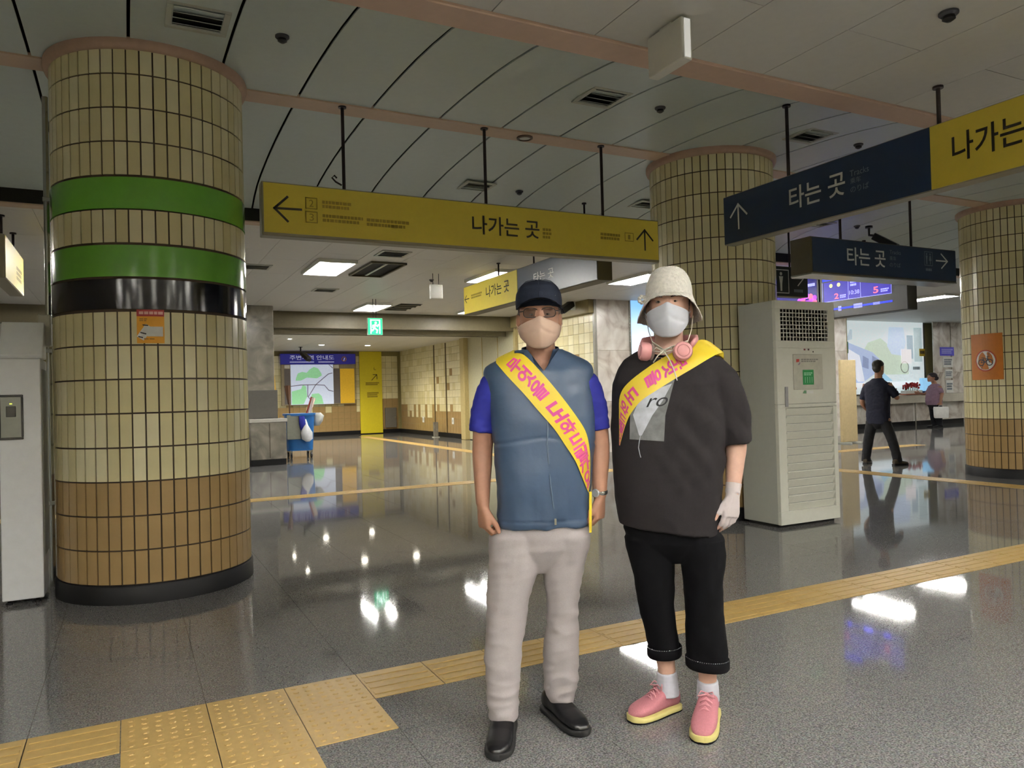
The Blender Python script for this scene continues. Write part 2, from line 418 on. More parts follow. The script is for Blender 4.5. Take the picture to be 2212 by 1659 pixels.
structure(MB().box(8.84, 8.905, 13.40, 13.47, 0, 3.28).build('trim_12', mat('grey_edge', '#8f8c80', .35, metal=.3), bev=.004))
# block between side wall and ticket office, faced with marble slabs
wall_marble = structure(MB().box(8.9, 16.7, 13.45, 13.7, 0, 3.3).build('wall_marble', M_['pgrout']))
mslab = MB().box(-.425, .425, -.03, 0, -.545, .545).mesh('marble_slab', bev=.002); mslab.materials.append(M_['marble'])
for i in range(9):
    if i == 1: continue
    for j in range(3): ob('marble_slab', mslab, None, wall_marble, (9.33+.855*i+(.04 if i else 0), 13.45, .545+1.095*j))
structure(MB().box(16.6, 16.7, 13.7, 15.4, 0, 3.3).build('wall_return', M_['marble']))
wall_office = structure(MB().box(16.7, 30, 15.75, 15.95, 0, 3.3).build('wall_office', M_['pgrout']))
osl = MB().box(-.44, .44, -.03, 0, -.82, .82).mesh('marble_slab', bev=.002); osl.materials.append(M_['marble'])
for x in (17.2, 18.1, 23.62, 24.55, 27.3, 28.2, 29.1):
    for j in range(2): ob('marble_slab', osl, None, wall_office, (x, 15.45, .82+1.645*j))
structure(MB().box(17, 30, 15.3, 15.6, 3.28, 3.38).build('trim_11', mat('taupe_fascia', '#7d7466', .5)))

# ---- columns
def column(x, y, label, bands=False, seamdark=True):
    c = thing('round_column', label, 'column', (x, y, 0), 0, 'row of tiled round columns')
    rr = .64
    MB().lathe([(rr-.008, .1), (rr-.008, 3.69)], 96).build('core', M_['grout'], c, smooth=40)
    MB().lathe([(rr+.012, 0), (rr+.012, .112), (rr+.004, .122), (rr-.02, .125)], 96, cap=False).build('skirting', M_['skirting'], c, smooth=40)
    MB().lathe([(rr-.02, 3.625), (rr+.008, 3.625), (rr+.026, 3.635), (rr+.036, 3.66), (rr+.036, 3.695), (rr-.02, 3.695)], 96, cap=False).build('collar', mat('collar_brown', '#a98c78', .5), c, smooth=40)
    n_, rh, tw = 50, .2227, 2*math.pi*rr/50
    hw = tw/2-.0052; pr = [(-hw, -.010), (-hw, 0), (-hw/2, -.0004), (0, -.0006), (hw/2, -.0004), (hw, 0), (hw, -.010)]
    mes = []
    for m in (M_['tile'], M_['tile2'], M_['browntile']):
        b = MB(); hh = rh/2-.0052
        pts = [(xx, -rr+(.010 if k in (0, 6) else (xx*xx)/(2*rr))) for k, (xx, _) in enumerate(pr)]
        v = [(p[0], p[1], z) for z in (-hh, hh) for p in pts]; k = len(pts)
        b.add(v, [(i, i+1, k+i+1, k+i) for i in range(k-1)]+[tuple(range(k-1, -1, -1)), tuple(range(k, 2*k))])
        me = b.mesh('tile', smooth=30); me.materials.append(m); mes.append(me)
    to = math.atan2(-x, y)      # turn that faces the camera
    todo = []
    for j in range(16):
        if bands and j in (8, 9, 11): continue
        for i in range(n_):
            a = 2*math.pi*(i+.5)/n_; d = (a-to+math.pi) % (2*math.pi)-math.pi
            k = 2 if j < 3 else (1 if random.random() < (.5 if 7 < j < 13 else .3) else 0)
            if j == 15 : pass
            todo.append((abs(d), a, j, k))
    todo.sort(key=lambda t: t[0])
    for d, a, j, k in todo[:300]: ob('tile', mes[k], None, c, (0, 0, .125+rh*(j+.5)), (0, 0, a))
    for kk in range(3):
        b = MB(); src = [tuple(v.co) for v in mes[kk].vertices]; fs = [tuple(p.vertices) for p in mes[kk].polygons]
        for d, a, j, k in todo[300:]:
            if k == kk:
                Mx = Matrix.Translation((0, 0, .125+rh*(j+.5))) @ Matrix.Rotation(a, 4, 'Z'); b.add([Mx @ Vector(q) for q in src], fs)
        if b.v: tag(b.build('tile', (M_['tile'], M_['tile2'], M_['browntile'])[kk], c, fix=False), kind='stuff')
    if bands:
        for nm, j, m, lo in (('green_band', 11, 'green', .004), ('green_band', 9, 'green', .004), ('black_band', 8, 'navyband', .014)):
            z0, z1 = .125+rh*j, .125+rh*(j+1)
            o = MB().lathe([(rr-.01, z0+lo), (rr+.003, z0+lo), (rr+.003, z1-.012), (rr-.01, z1-.012)], 96, cap=False).build(nm, M_[m], c, smooth=40)
            o['label'] = 'glossy green band' if m == 'green' else 'glossy black band'
            b2 = MB()
    return c
random.seed(5)
column(.18, 6.11, 'tiled round column with two green bands and a black band', True)
column(5.60, 6.17, 'tiled round column standing behind the tall white air conditioner')
column(11.02, 6.13, 'tiled round column at the right edge carrying an orange cycling notice')

# ---- lamps
def fixture(x, y, z, label, sx=.56, sy_=1.22, tubes=2, hall=False, group='ceiling light fixtures'):
    t = thing('ceiling_light', label, 'light', (x, y, z), 0, group)
    b = MB()
    for x0, x1, y0, y1 in ((-sx/2, sx/2, -sy_/2, -sy_/2+.03), (-sx/2, sx/2, sy_/2-.03, sy_/2), (-sx/2, -sx/2+.03, -sy_/2+.03, sy_/2-.03), (sx/2-.03, sx/2, -sy_/2+.03, sy_/2-.03)):
        b.box(x0, x1, y0, y1, -.085 if hall else -.05, 0)
    b.build('frame', M_['white'], t, bev=.003)
    for k in range(4 if hall else 0): MB().box(-sx/2+.03, sx/2-.03, -.36+k*.24-.003, -.36+k*.24+.003, -.08, -.042).build('added_louvre_vane', M_['white'], t)  # vanes added on the unseen hall fixtures to keep light off column tops
    MB().box(-sx/2+.03, sx/2-.03, -sy_/2+.03, sy_/2-.03, -.006, -.001).build('reflector', mat('lamp_reflector', '#f4efe0', .3, emit=.25, ecol=(1, .975, .93)), t)
    for k in range(tubes):
        xx = (k-(tubes-1)/2)*(sx-.16)/max(1, tubes-1)
        MB().tube([(xx, -sy_/2+.05, -.022), (xx, sy_/2-.05, -.022)], .018, 8).build('lamp_tube', M_['tube2' if hall else 'tube'], t, smooth=60)
    return t
FX = [(2.68, 11.15, 'bright recessed ceiling light left of the dark ceiling opening'), (4.70, 15.75, 'ceiling light just above the green exit sign'),
      (5.42, 11.15, 'ceiling light above the far yellow hanging sign'), (7.95, 10.6, 'ceiling light just left of the round hat, above the marble pier'),
      (13.6, 10.3, 'ceiling light hidden beyond the blue departure screens'), (16.3, 10.95, 'ceiling light over the ticket office floor'),
      (1.2, 19.6, None), (2.85, 22.6, None), (10.5, 10.6, None), (19.5, 8.0, None), (23, 8.0, None), (26.5, 12.5, None), (7.2, 15.75, None), (0, 11.15, None), (0, 15.75, None), (-3, 11.15, None)]  # entries without a label are unseen lights added to brighten the concourse
for k, (x, y, lb) in enumerate(FX):
    z = 3.27 if y < 17 else 2.97
    fixture(x, y, z, lb or 'ceiling light added out of sight to light the far concourse', group='far ceiling light fixtures')
for x in (-5.2, -2.6, 0, 2.6, 5.2, 7.8, 10.4):
    for y in (-.7, -3.4):
        fixture(x, y, 3.27, 'unseen ceiling light added to light the near side of the hall', hall=True, group='added near ceiling light fixtures')  # out-of-view fixtures, added only to light the hall from behind the camera
for x, y, lb in ((5.33, 23.25, 'round downlight above the map board'), (6.8, 23.33, 'round downlight above the tall yellow wall panel'), (5.44, 19.39, 'round downlight left of the exit sign'), (6.8, 19.2, 'round downlight right of the exit sign'), (3.9, 19.06, 'small round downlight over the cleaning cart'), (3.95, 21.0, 'small round downlight at the left over the map board')):
    t = thing('downlight', lb, 'light', (x, y, 2.97), 0, 'round downlights of the low ceiling'); s = .6 if 'small' in lb else 1.
    MB().lathe([(.12*s, -.012), (.12*s, 0), (.09*s, 0), (.09*s, -.012)], 24, cap=False).build('ring', M_['white'], t, smooth=40)
    MB().lathe([(0.001, -.02), (.05*s, -.018), (.088*s, -.004)], 24, cap=False).build('lamp_lens', mat('downlight_lens', '#fff3d8', .3, emit=30, ecol=(1, .93, .78)), t, smooth=40)
    ld = D.lights.new('lamp_light', 'SPOT'); ld.spot_size = R(150); ld.spot_blend = .6; ld.energy = 150*s; ld.color = (1, .92, .76); ld.shadow_soft_size = .08
    lo = D.objects.new('lamp_light', ld); COL.objects.link(lo); lo.parent = t; lo.location = (0, 0, -.06)

# ================================================================== HANGING SIGNS
def panel_fn(o, x, up=(0, 0, 1), off=.002):
    """point on a sign face: o + u*x + v*up, lifted off the face"""
    o, x, up = Vector(o), Vector(x), Vector(up); n_ = x.cross(up)*off
    return lambda u, v: o + x*u + up*v + n_
def rods(parent, pts, r=.014):
    for p0, p1 in pts:
        b = MB().tube([p0, p1], r, 10); b.tube([Vector(p1)-Vector((0, 0, .015)), Vector(p1)], r*2.4, 12)
        b.build('hanger_rod', M_['rod'], parent, smooth=50)
def arrow(parent, m, fn, tip, tail, h1, h2, w): strokes('arrow', m, parent, fn, [[tip, tail], [h1, tip], [tip, h2]], w)
def faint(parent, m, fn, u0, u1, v0, v1, rows=2):
    """small print too small to read: rows of short blocks"""
    b = MB(); random.seed(int(abs(u0*1000)+abs(v0*100))); s = 1 if u1 > u0 else -1
    for k in range(rows):
        a = v1-(v1-v0)*(k+.12)/rows; c = v1-(v1-v0)*(k+.82)/rows; u = u0
        end = u1 if k == 0 else u0+(u1-u0)*.9
        while (end-u)*s > .012:
            w = random.uniform(.018, .034); e = u+s*min(w, abs(end-u))
            b.add([fn(*p) for p in ((u, c), (e, c), (e, a), (u, a))], [(0, 1, 2, 3)]); u = e+s*.005
    return b.build('small_print', m, parent, fix=False)

# yellow way-out sign between the first two columns
t = thing('hanging_sign', 'long yellow way-out sign hung over the two people in sashes', 'sign', (2.85, 6.06, 2.58), 0, 'hanging direction signs')
def L(o): return lambda *p: tuple(a-c for a, c in zip(p, o))
def sign_body(t, x0, x1, y0, y1, z0, z1, mat_, face):
    o = t.location
    MB().box(x0-o.x, x1-o.x, y0-o.y, y1-o.y, z0-o.z, z1-o.z).build('body', mat_, t, bev=.006)
sign_body(t, .94, 4.76, 6.003, 6.12, 2.575, 2.995, M_['signbody'], None)
o = t.location
fn = panel_fn((-o.x, 6.0-o.y, -o.z), (1, 0, 0), off=.001)
b = MB(); b.box(.955-o.x, 4.745-o.x, 5.999-o.y, 6.004-o.y, 2.60-o.z, 2.985-o.z).build('face', M_['signyel'], t)
fn = panel_fn((-o.x, 5.999-o.y, -o.z), (1, 0, 0))
arrow(t, M_['ink'], fn, (1.034, 2.790), (1.237, 2.795), (1.133, 2.885), (1.133, 2.695), .018)
for u0, v0, ch in ((1.274, 2.81, '2'), (1.274, 2.70, '3')):
    strokes('number_frame', M_['inkfaint'], t, fn, [[(u0, v0), (u0+.088, v0), (u0+.088, v0+.085), (u0, v0+.085), (u0, v0)]], .008)
    text_on('number', ch, M_['inkfaint'], t, fn, u0+.027, u0+.062, v0+.014, v0+.07)
faint(t, M_['inkfaint'], fn, 1.405, 1.644, 2.818, 2.887); faint(t, M_['inkfaint'], fn, 1.405, 1.734, 2.708, 2.778); faint(t, M_['inkfaint'], fn, 1.765, 2.144, 2.703, 2.775)
text_on('lettering', '나가는 곳', M_['ink'], t, fn, 2.711, 3.386, 2.715, 2.882, .012)
faint(t, M_['inkfaint'], fn, 3.42, 3.522, 2.718, 2.822, 3)
faint(t, M_['inkfaint'], fn, 4.056, 4.298, 2.756, 2.828); strokes('number_frame', M_['inkfaint'], t, fn, [[(4.342, 2.765), (4.44, 2.765), (4.44, 2.843), (4.342, 2.843), (4.342, 2.765)]], .007)
plate('number', M_['inkfaint'], t, fn, rect(4.378, 4.404, 2.782, 2.826))
arrow(t, M_['ink'], fn, (4.58, 2.888), (4.58, 2.691), (4.486, 2.79), (4.676, 2.79), .017)
rods(t, [((x-o.x, 6.06-o.y, 2.98-o.z), (x-o.x, 6.06-o.y, 3.69-o.z)) for x in (1.60, 2.88, 4.13)])
MB().tube([(1.58-o.x, 6.06-o.y, 3.04-o.z), (1.53-o.x, 6.05-o.y, 3.06-o.z), (1.50-o.x, 6.05-o.y, 3.09-o.z), (1.52-o.x, 6.05-o.y, 3.11-o.z), (1.54-o.x, 6.05-o.y, 3.09-o.z)], .008, 6).build('cable_loop', M_['rod'], t, smooth=True)

# navy and yellow sign running away from the camera on the right
t = thing('hanging_sign', 'long navy and yellow sign hung at the upper right corner', 'sign', (4.83, 3.8, 2.58), 0, 'hanging direction signs'); o = t.location
sign_body(t, 4.773, 4.89, 1.2, 5.10, 2.575, 3.005, M_['signbody'], None)
MB().box(4.769-o.x, 4.774-o.x, 3.15-o.y, 5.09-o.y, 2.582-o.z, 2.998-o.z).build('navy_face', M_['signnavy'], t)
MB().box(4.769-o.x, 4.774-o.x, 1.21-o.y, 3.148-o.y, 2.582-o.z, 2.998-o.z).build('yellow_face', M_['signyel'], t)
fn0 = panel_fn((4.769-o.x, -o.y, -o.z), (0, -1, 0)); fn = lambda u, v: fn0(-u, v)
arrow(t, M_['inkw'], fn, (4.912, 2.905), (4.91, 2.693), (5.005, 2.81), (4.812, 2.80), .017)
text_on('lettering', '타는 곳', M_['inkw'], t, fn, 4.345, 3.815, 2.718, 2.90, .012)
text_on('lettering', 'Tracks', M_['inkgrey'], t, fn, 3.771, 3.612, 2.835, 2.880); text_on('lettering', '乘车', M_['inkgrey'], t, fn, 3.769, 3.68, 2.78, 2.822); text_on('lettering', 'のりば', M_['inkgrey'], t, fn, 3.769, 3.615, 2.716, 2.762)
text_on('lettering', '나가는 곳', M_['ink'], t, fn, 3.0, 2.36, 2.715, 2.90, .012)
rods(t, [((4.83-o.x, y-o.y, 2.99-o.z), (4.83-o.x, y-o.y, z-o.z)) for y, z in ((4.40, 3.60), (3.12, 3.27), (1.6, 3.27))])

# navy platform sign between second and third column
t = thing('hanging_sign', 'navy platform sign hung between the air conditioner column and the right column', 'sign', (8.23, 6.08, 2.6), 0, 'hanging direction signs'); o = t.location
sign_body(t, 6.90, 9.54, 6.004, 6.30, 2.585, 3.0, M_['signend'], None)
MB().box(6.925-o.x, 9.53-o.x, 5.999-o.y, 6.005-o.y, 2.60-o.z, 2.99-o.z).build('face', M_['signnavy'], t)
MB().box(6.90-o.x, 9.54-o.x, 6.0-o.y, 6.30-o.y, 2.57-o.z, 2.587-o.z).build('bottom_trim', M_['steel'], t)
fn = panel_fn((-o.x, 5.999-o.y, -o.z), (1, 0, 0))
text_on('lettering', '타는 곳', M_['inkw'], t, fn, 7.49, 8.165, 2.705, 2.915, .012)
text_on('lettering', 'Tracks', M_['inkgrey'], t, fn, 8.242, 8.448, 2.878, 2.925); text_on('lettering', '乘车', M_['inkgrey'], t, fn, 8.24, 8.36, 2.80, 2.852); text_on('lettering', 'のりば', M_['inkgrey'], t, fn, 8.238, 8.44, 2.72, 2.775)
def toilet_icon(t, fn, u, v, s, m, two=True):
    strokes('icon_frame', m, t, fn, [[(u-s*.45, v-s*.5), (u+s*.45, v-s*.5), (u+s*.45, v+s*.5), (u-s*.45, v+s*.5), (u-s*.45, v-s*.5)]], s*.04)
    for k, du in enumerate((-.2, .2) if two else (0,)):
        uu = u+du*s
        disc('icon_figure', m, t, fn, (uu, v+s*.33), s*.075)
        plate('icon_figure', m, t, fn, [(uu-s*.12, v+s*.22), (uu-s*.06, v-s*.1), (uu-s*.05, v-s*.42), (uu+s*.05, v-s*.42), (uu+s*.06, v-s*.1), (uu+s*.12, v+s*.22)] if k == 0 else [(uu-s*.07, v+s*.22), (uu-s*.15, v-s*.15), (uu-s*.04, v-s*.15), (uu-s*.04, v-s*.42), (uu+s*.04, v-s*.42), (uu+s*.04, v-s*.15), (uu+s*.15, v-s*.15), (uu+s*.07, v+s*.22)])
toilet_icon(t, fn, 8.978, 2.862, .17, M_['inkgrey'])
faint(t, M_['inkgrey'], fn, 8.92, 9.035, 2.70, 2.745, 1)
arrow(t, M_['inkw'], fn, (9.356, 2.848), (9.132, 2.847), (9.235, 2.935), (9.235, 2.755), .018)
rods(t, [((x-o.x, 6.13-o.y, 2.99-o.z), (x-o.x, 6.13-o.y, 3.69-o.z)) for x in (7.55, 8.84)], .016)

# toilet sign beyond it
t = thing('hanging_sign', 'small dark toilet sign hung beside the second column top', 'sign', (8.4, 7.9, 2.6), 0, 'hanging direction signs'); o = t.location
sign_body(t, 7.6, 8.89, 7.804, 7.95, 2.60, 3.03, M_['signend'], None)
MB().box(7.61-o.x, 8.88-o.x, 7.799-o.y, 7.805-o.y, 2.61-o.z, 3.02-o.z).build('face', mat('sign_dark', '#1d2426', .4), t)
fn = panel_fn((-o.x, 7.799-o.y, -o.z), (1, 0, 0))
toilet_icon(t, fn, 8.346, 2.812, .33, M_['inkw'], False)
arrow(t, M_['inkw'], fn, (8.793, 2.868), (8.559, 2.866), (8.68, 2.968), (8.68, 2.762), .016); faint(t, M_['inkgrey'], fn, 8.598, 8.776, 2.655, 2.715, 1)
rods(t, [((x-o.x, 7.87-o.y, 3.02-o.z), (x-o.x, 7.87-o.y, 3.58-o.z)) for x in (7.9, 8.6)])

# far yellow + navy sign behind the capped man
t = thing('hanging_sign', 'distant yellow and navy sign behind the man in the cap', 'sign', (4.95, 9.2, 2.6), 0, 'hanging direction signs'); o = t.location
sign_body(t, 4.884, 5.09, 7.30, 11.2, 2.60, 3.05, M_['signend'], None)
MB().box(4.879-o.x, 4.885-o.x, 9.32-o.y, 11.19-o.y, 2.61-o.z, 3.04-o.z).build('yellow_face', M_['signyel'], t)
MB().box(4.879-o.x, 4.885-o.x, 7.31-o.y, 9.31-o.y, 2.61-o.z, 3.04-o.z).build('navy_face', mat('sign_slate', '#3a4350', .3), t)
fn0 = panel_fn((4.879-o.x, -o.y, -o.z), (0, -1, 0)); fn5 = lambda u, v: fn0(-u, v)
text_on('lettering', '나가는 곳', M_['ink'], t, fn5, 10.344, 9.566, 2.77, 2.945, .01); faint(t, M_['inkfaint'], fn5, 10.9, 10.482, 2.82, 2.896)
arrow(t, M_['ink'], fn5, (11.15, 2.845), (10.98, 2.842), (11.08, 2.9), (11.08, 2.785), .015)
text_on('lettering', '타는 곳', M_['inkw'], t, fn5, 8.832, 8.303, 2.784, 2.916, .01)
rods(t, [((4.98-o.x, y-o.y, 3.04-o.z), (4.98-o.x, y-o.y, z-o.z)) for y, z in ((10.1, 3.27), (9.0, 3.27), (7.7, 3.60))], .012)

# yellow sign at the far left edge
t = thing('hanging_sign', 'yellow hanging sign seen edge-on left of the banded column', 'sign', (-1.13, 9.6, 2.58), 0, 'hanging direction signs'); o = t.location
sign_body(t, -1.2, -1.064, 8.88, 10.35, 2.58, 3.02, M_['signbody'], None)
MB().box(-1.065-o.x, -1.06-o.x, 8.89-o.y, 10.34-o.y, 2.59-o.z, 3.01-o.z).build('face', M_['signyel'], t)
fn = panel_fn((-1.06-o.x, -o.y, -o.z), (0, 1, 0))
faint(t, M_['inkfaint'], fn, 9.7, 10.15, 2.68, 2.84, 3)
rods(t, [((-1.13-o.x, y-o.y, 3.01-o.z), (-1.13-o.x, y-o.y, 3.27-o.z)) for y in (9.2, 10.1)])

# white box signs and the green exit sign
t = thing('box_sign', 'white box sign on the near ceiling seen edge-on', 'sign', (2.64, 3.2, 3.03))
MB().box(-.034, .034, -.15, .14, 0, .225).build('body', M_['white'], t, bev=.008, segs=2)
MB().box(-.018, .018, -.156, -.149, .012, .213).build('end_cap', mat('milky_acrylic', '#f6f5f0', .3, emit=.25, ecol=(1, 1, .96)), t)
MB().box(-.02, .02, -.05, .05, .225, .24).build('ceiling_mount', M_['white'], t)
t = thing('box_sign', 'small square white box sign hung below the far ceiling', 'sign', (4.44, 11.3, 2.86))
MB().box(-.105, .105, -.03, .03, 0, .23).build('body', M_['white'], t, bev=.008)
for x in (-.05, .05): MB().tube([(x, 0, .23), (x, 0, .41)], .006, 6).build('hanger_rod', M_['rod'], t)
t = thing('exit_sign', 'lit green running-man exit sign under the downstand', 'sign', (4.41, 14.6, 2.545))
MB().box(-.155, .155, -.03, .03, 0, .345).build('housing', M_['white'], t, bev=.006)
MB().box(-.145, .145, -.034, -.029, .01, .335).build('lit_face', mat('exit_green', '#1fd08a', .4, emit=.75, ecol=lin('#2ee0a0')), t)
fn = panel_fn((0, -.034, 0), (1, 0, 0)); wl = mat('exit_white', '#f0fff8', .4, emit=1.3, ecol=(.9, 1, .95))
strokes('door_mark', wl, t, fn, [[(-.09, .04), (-.09, .30), (.09, .30), (.09, .04)]], .022)
disc('running_figure', wl, t, fn, (.01, .245), .024)
strokes('running_figure', wl, t, fn, [[(0, .21), (-.015, .14), (.04, .1), (.03, .05)], [(-.015, .14), (-.06, .09), (-.085, .1)], [(0, .205), (.045, .18), (.06, .205)], [(0, .205), (-.045, .19), (-.05, .155)]], .026)
for x in (-.03, .03): MB().tube([(x, 0, .34), (x, 0, .725)], .007, 6).build('hanger_rod', M_['rod'], t)

# ================================================================== CEILING FITTINGS
def vent(x, y, z, label, s=.36):
    t = thing('air_vent', label, 'vent', (x, y, z), 0, 'square ceiling air vents')
    b = MB()
    for x0, x1, y0, y1 in ((-s/2, s/2, -s/2, -s/2+.04), (-s/2, s/2, s/2-.04, s/2), (-s/2, -s/2+.04, -s/2+.04, s/2-.04), (s/2-.04, s/2, -s/2+.04, s/2-.04)): b.box(x0, x1, y0, y1, -.012, .004)
    b.build('frame', M_['grey'], t, bev=.003)
    MB().box(-s/2+.02, s/2-.02, -s/2+.02, s/2-.02, .002, .006).build('duct', M_['black'], t)
    for k in range(4):
        y_ = -s/2+.07+k*(s-.14)/3
        MB().box(-s/2+.04, s/2-.04, -.028, .028, -.0015, .0015, Matrix.Translation((0, y_, -.004)) @ Matrix.Rotation(R(28), 4, 'X')).build('slat', M_['grey'], t)
def cz(y): return vz(abs(y-YC))
for x, y, lb in ((.42, 4.93, 'square vent on the vault above the banded column'), (3.42, 4.98, 'square vent on the vault near the white box sign'), (5.76, 4.97, 'square vent on the vault above the navy sign'), (3.5, 7.62, 'square vent on the far vault beside the middle hanger rod'), (5.82, 7.6, 'square vent on the far vault left of the second column'), (8.9, 7.6, 'square vent on the far vault above the navy platform sign')):
    vent(x, y, cz(y)-.004, lb)
for x, y, lb in ((3.27, 9.9, 'flat vent in front of the ceiling opening'), (3.2, 13.6, 'small vent on the far ceiling, behind the opening'), (1.7, 11.5, 'vent on the far ceiling left of the bright light')): vent(x, y, 3.268, lb, .42)
def sprinkler(x, y, z, label, s=1.):
    t = thing('smoke_detector', label, 'detector', (x, y, z), 0, 'dark ceiling detectors')
    MB().lathe([(.045*s, 0), (.045*s, -.01*s), (.034*s, -.02*s)], 18).build('base', mat('detector_grey', '#3a3b40', .5), t, smooth=40)
    MB().lathe([(.028*s, -.02*s), (.03*s, -.034*s), (.012*s, -.046*s)], 18).build('sensor_head', M_['black'], t, smooth=40)
for x, y, lb in ((.93, 4.97, 'dark detector on the vault right of the banded column'), (4.0, 4.98, 'dark detector on the vault right of the square vent'), (6.42, 4.97, 'dark detector on the vault above the navy sign panel'), (4.05, 7.62, 'dark detector on the far vault over the yellow sign'), (5.0, 8.2, 'dark detector low on the far vault near the sign end'), (9.6, 7.5, 'dark detector on the vault above the platform sign')): sprinkler(x, y, cz(y)-.002, lb)
sprinkler(3.92, 2.46, 3.268, 'dark detector on the near ceiling at the upper right', 1.1)
sprinkler(4.6, 11.9, 3.268, 'small detector on the far ceiling right of the opening', .9)
t = thing('ceiling_speaker', 'round speaker set in the peach strip over the yellow sign', 'speaker', (3.33, YC, 3.685))
MB().lathe([(.075, 0), (.075, -.012), (.055, -.016), (.055, -.004)], 28, cap=False).build('ring', mat('bronze_plastic', '#5d4c3c', .5), t, smooth=40)
MB().lathe([(.001, -.012), (.03, -.013), (.055, -.006)], 28, cap=False).build('grille', M_['grey'], t, smooth=40)
t = thing('ceiling_opening', 'dark open hatch in the far ceiling beside the bright light', 'hatch', (3.42, 11.15, 3.268))
MB().box(-.24, .24, -.6, .6, -.004, .0).build('void', M_['gap'], t)
b = MB()
for x0, x1, y0, y1 in ((-.27, .27, -.63, -.6), (-.27, .27, .6, .63), (-.27, -.24, -.6, .6), (.24, .27, -.6, .6)): b.box(x0, x1, y0, y1, -.03, 0)
b.build('frame', mat('hatch_frame', '#5a543f', .5), t)
MB().box(-.03, .01, -.55, .55, -.02, -.005).build('crossbar', M_['grey'], t)
t = thing('ceiling_opening', 'dark vent hatch right of the light over the exit sign', 'hatch', (5.4, 15.75, 3.268))
MB().box(-.24, .24, -.6, .6, -.004, 0).build('void', M_['gap'], t)
for k in range(4): MB().box(-.24, .24, -.5+k*.32, -.44+k*.32, -.02, -.004).build('slat', MATS['hatch_frame'], t)

# security cameras
def cctv(loc, rz, pitch, label, s=1., wall=True):
    t = thing('security_camera', label, 'camera', loc, rz, 'security cameras')
    if wall: MB().box(-.05*s, .05*s, -.012*s, .012*s, -.07*s, .07*s).build('mount', M_['white'], t, bev=.004)
    else: MB().tube([(0, 0, 0), (0, 0, .03*s)], .05*s, 14).build('mount', M_['black'], t)
    Mx = Matrix.Translation((0, -.2*s, -.04*s if wall else -.22*s)) @ Matrix.Rotation(pitch, 4, 'X')
    MB().tube([(0, 0, 0), (0, -.1*s if wall else 0, .01*s if wall else -.1*s), Mx @ Vector((0, .1*s, .03*s))], .018*s, 8).build('arm', M_['black'], t, smooth=50)
    MB().box(-.055*s, .055*s, -.2*s, .16*s, -.05*s, .05*s, Mx).build('housing', M_['black'], t, bev=.012*s, segs=2)
    MB().lathe([(.04*s, 0), (.045*s, .03*s), (.03*s, .03*s)], 16, Mx @ Matrix.Translation((0, -.19*s, 0)) @ Matrix.Rotation(R(90), 4, 'X')).build('lens', mat('lens_glass', '#0a0a12', .08), t, smooth=40)
cctv((8.70, 14.0, 3.20), R(-62), R(24), 'black bullet camera on the tiled wall behind the capped man', 1.35)
cctv((9.4, 7.15, 3.52), R(15), R(35), 'camera hanging from the vault under the navy platform sign', 1.0, False)
cctv((4.9, 24.3, 2.955), R(20), R(30), 'camera hanging in front of the map board', 1.3, False)

# ================================================================== AIR CONDITIONER
t = thing('air_conditioner', 'tall white floor-standing air conditioner with louvred lower front', 'air conditioner', (5.69, 5.27, 0))
w2, d2, ht = .39, .235, 2.10
cream = mat('cream_enamel', '#e6e6d8', .38, var=.02)
MB().box(-w2, w2, -d2+.03, d2, .03, ht).build('cabinet', M_['grey'], t, bev=.008, segs=2)
MB().box(-w2+.03, w2-.03, -d2+.05, d2-.03, 0, .035).build('plinth', M_['black'], t)
yf = -d2
def ring(b, x0, x1, z0, z1, X0, X1, Z0, Z1, y0, y1):
    b.box(X0, X1, y0, y1, Z1, z1) if False else None
    b.box(x0, x1, y0, y1, Z1, z1); b.box(x0, x1, y0, y1, z0, Z0); b.box(x0, X0, y0, y1, Z0, Z1); b.box(X1, x1, y0, y1, Z0, Z1)
GX0, GX1, GZ0, GZ1 = -.325, .30, 1.725, 2.025
LX0, LX1, LZ0, LZ1 = -.29, .335, .15, 1.105
b = MB(); ring(b, -w2, w2, 1.66, ht, GX0, GX1, GZ0, GZ1, yf, yf+.04); b.box(-w2, w2, yf, yf+.04, 1.14, 1.66)
b.build('upper_front', cream, t, bev=.003)
b = MB(); ring(b, -w2, w2, .03, 1.137, LX0, LX1, LZ0, LZ1, yf, yf+.04); b.build('lower_front', cream, t, bev=.003)
MB().box(GX0, GX1, yf+.03, yf+.05, GZ0, GZ1).build('grille_back', mat('grille_dark', '#1c1512', .8), t)
g = MB(); nx, nz_ = 15, 8
gw, gh = (GX1-GX0)/nx, (GZ1-GZ0)/nz_
for i in range(nx+1): g.box(GX0+gw*i-.0045, GX0+gw*i+.0045, yf+.006, yf+.012, GZ0, GZ1)
for j in range(nz_+1): g.box(GX0, GX1, yf+.004, yf+.010, GZ0+gh*j-.004, GZ0+gh*j+.004)
g.build('outlet_grille', M_['white'], t)
MB().box(LX0, LX1, yf+.036, yf+.05, LZ0, LZ1).build('louvre_back', mat('louvre_shadow', '#6f6d66', .8), t)
sm = MB().box(LX0+.004, LX1-.004, -.006, .003, -.036, .036, Matrix.Rotation(R(24), 4, 'X')).mesh('louvre_slat', bev=.0015); sm.materials.append(cream)
for k in range(13): ob('louvre_slat', sm, None, t, (0, yf+.018, LZ0+.037+k*(LZ1-LZ0-.06)/12.2))
MB().box(-.30, -.265, yf-.012, yf, 1.115, 1.30).build('door_handle', mat('grey_plastic', '#a8a7a8', .4), t, bev=.003)
pl = MB().box(-.185, .20, yf-.008, yf, 1.27, 1.60).build('control_cover', mat('cover_plastic', '#d0cec0', .25), t, bev=.003)
fn = panel_fn((0, yf-.008, 0), (1, 0, 0), off=.0015)
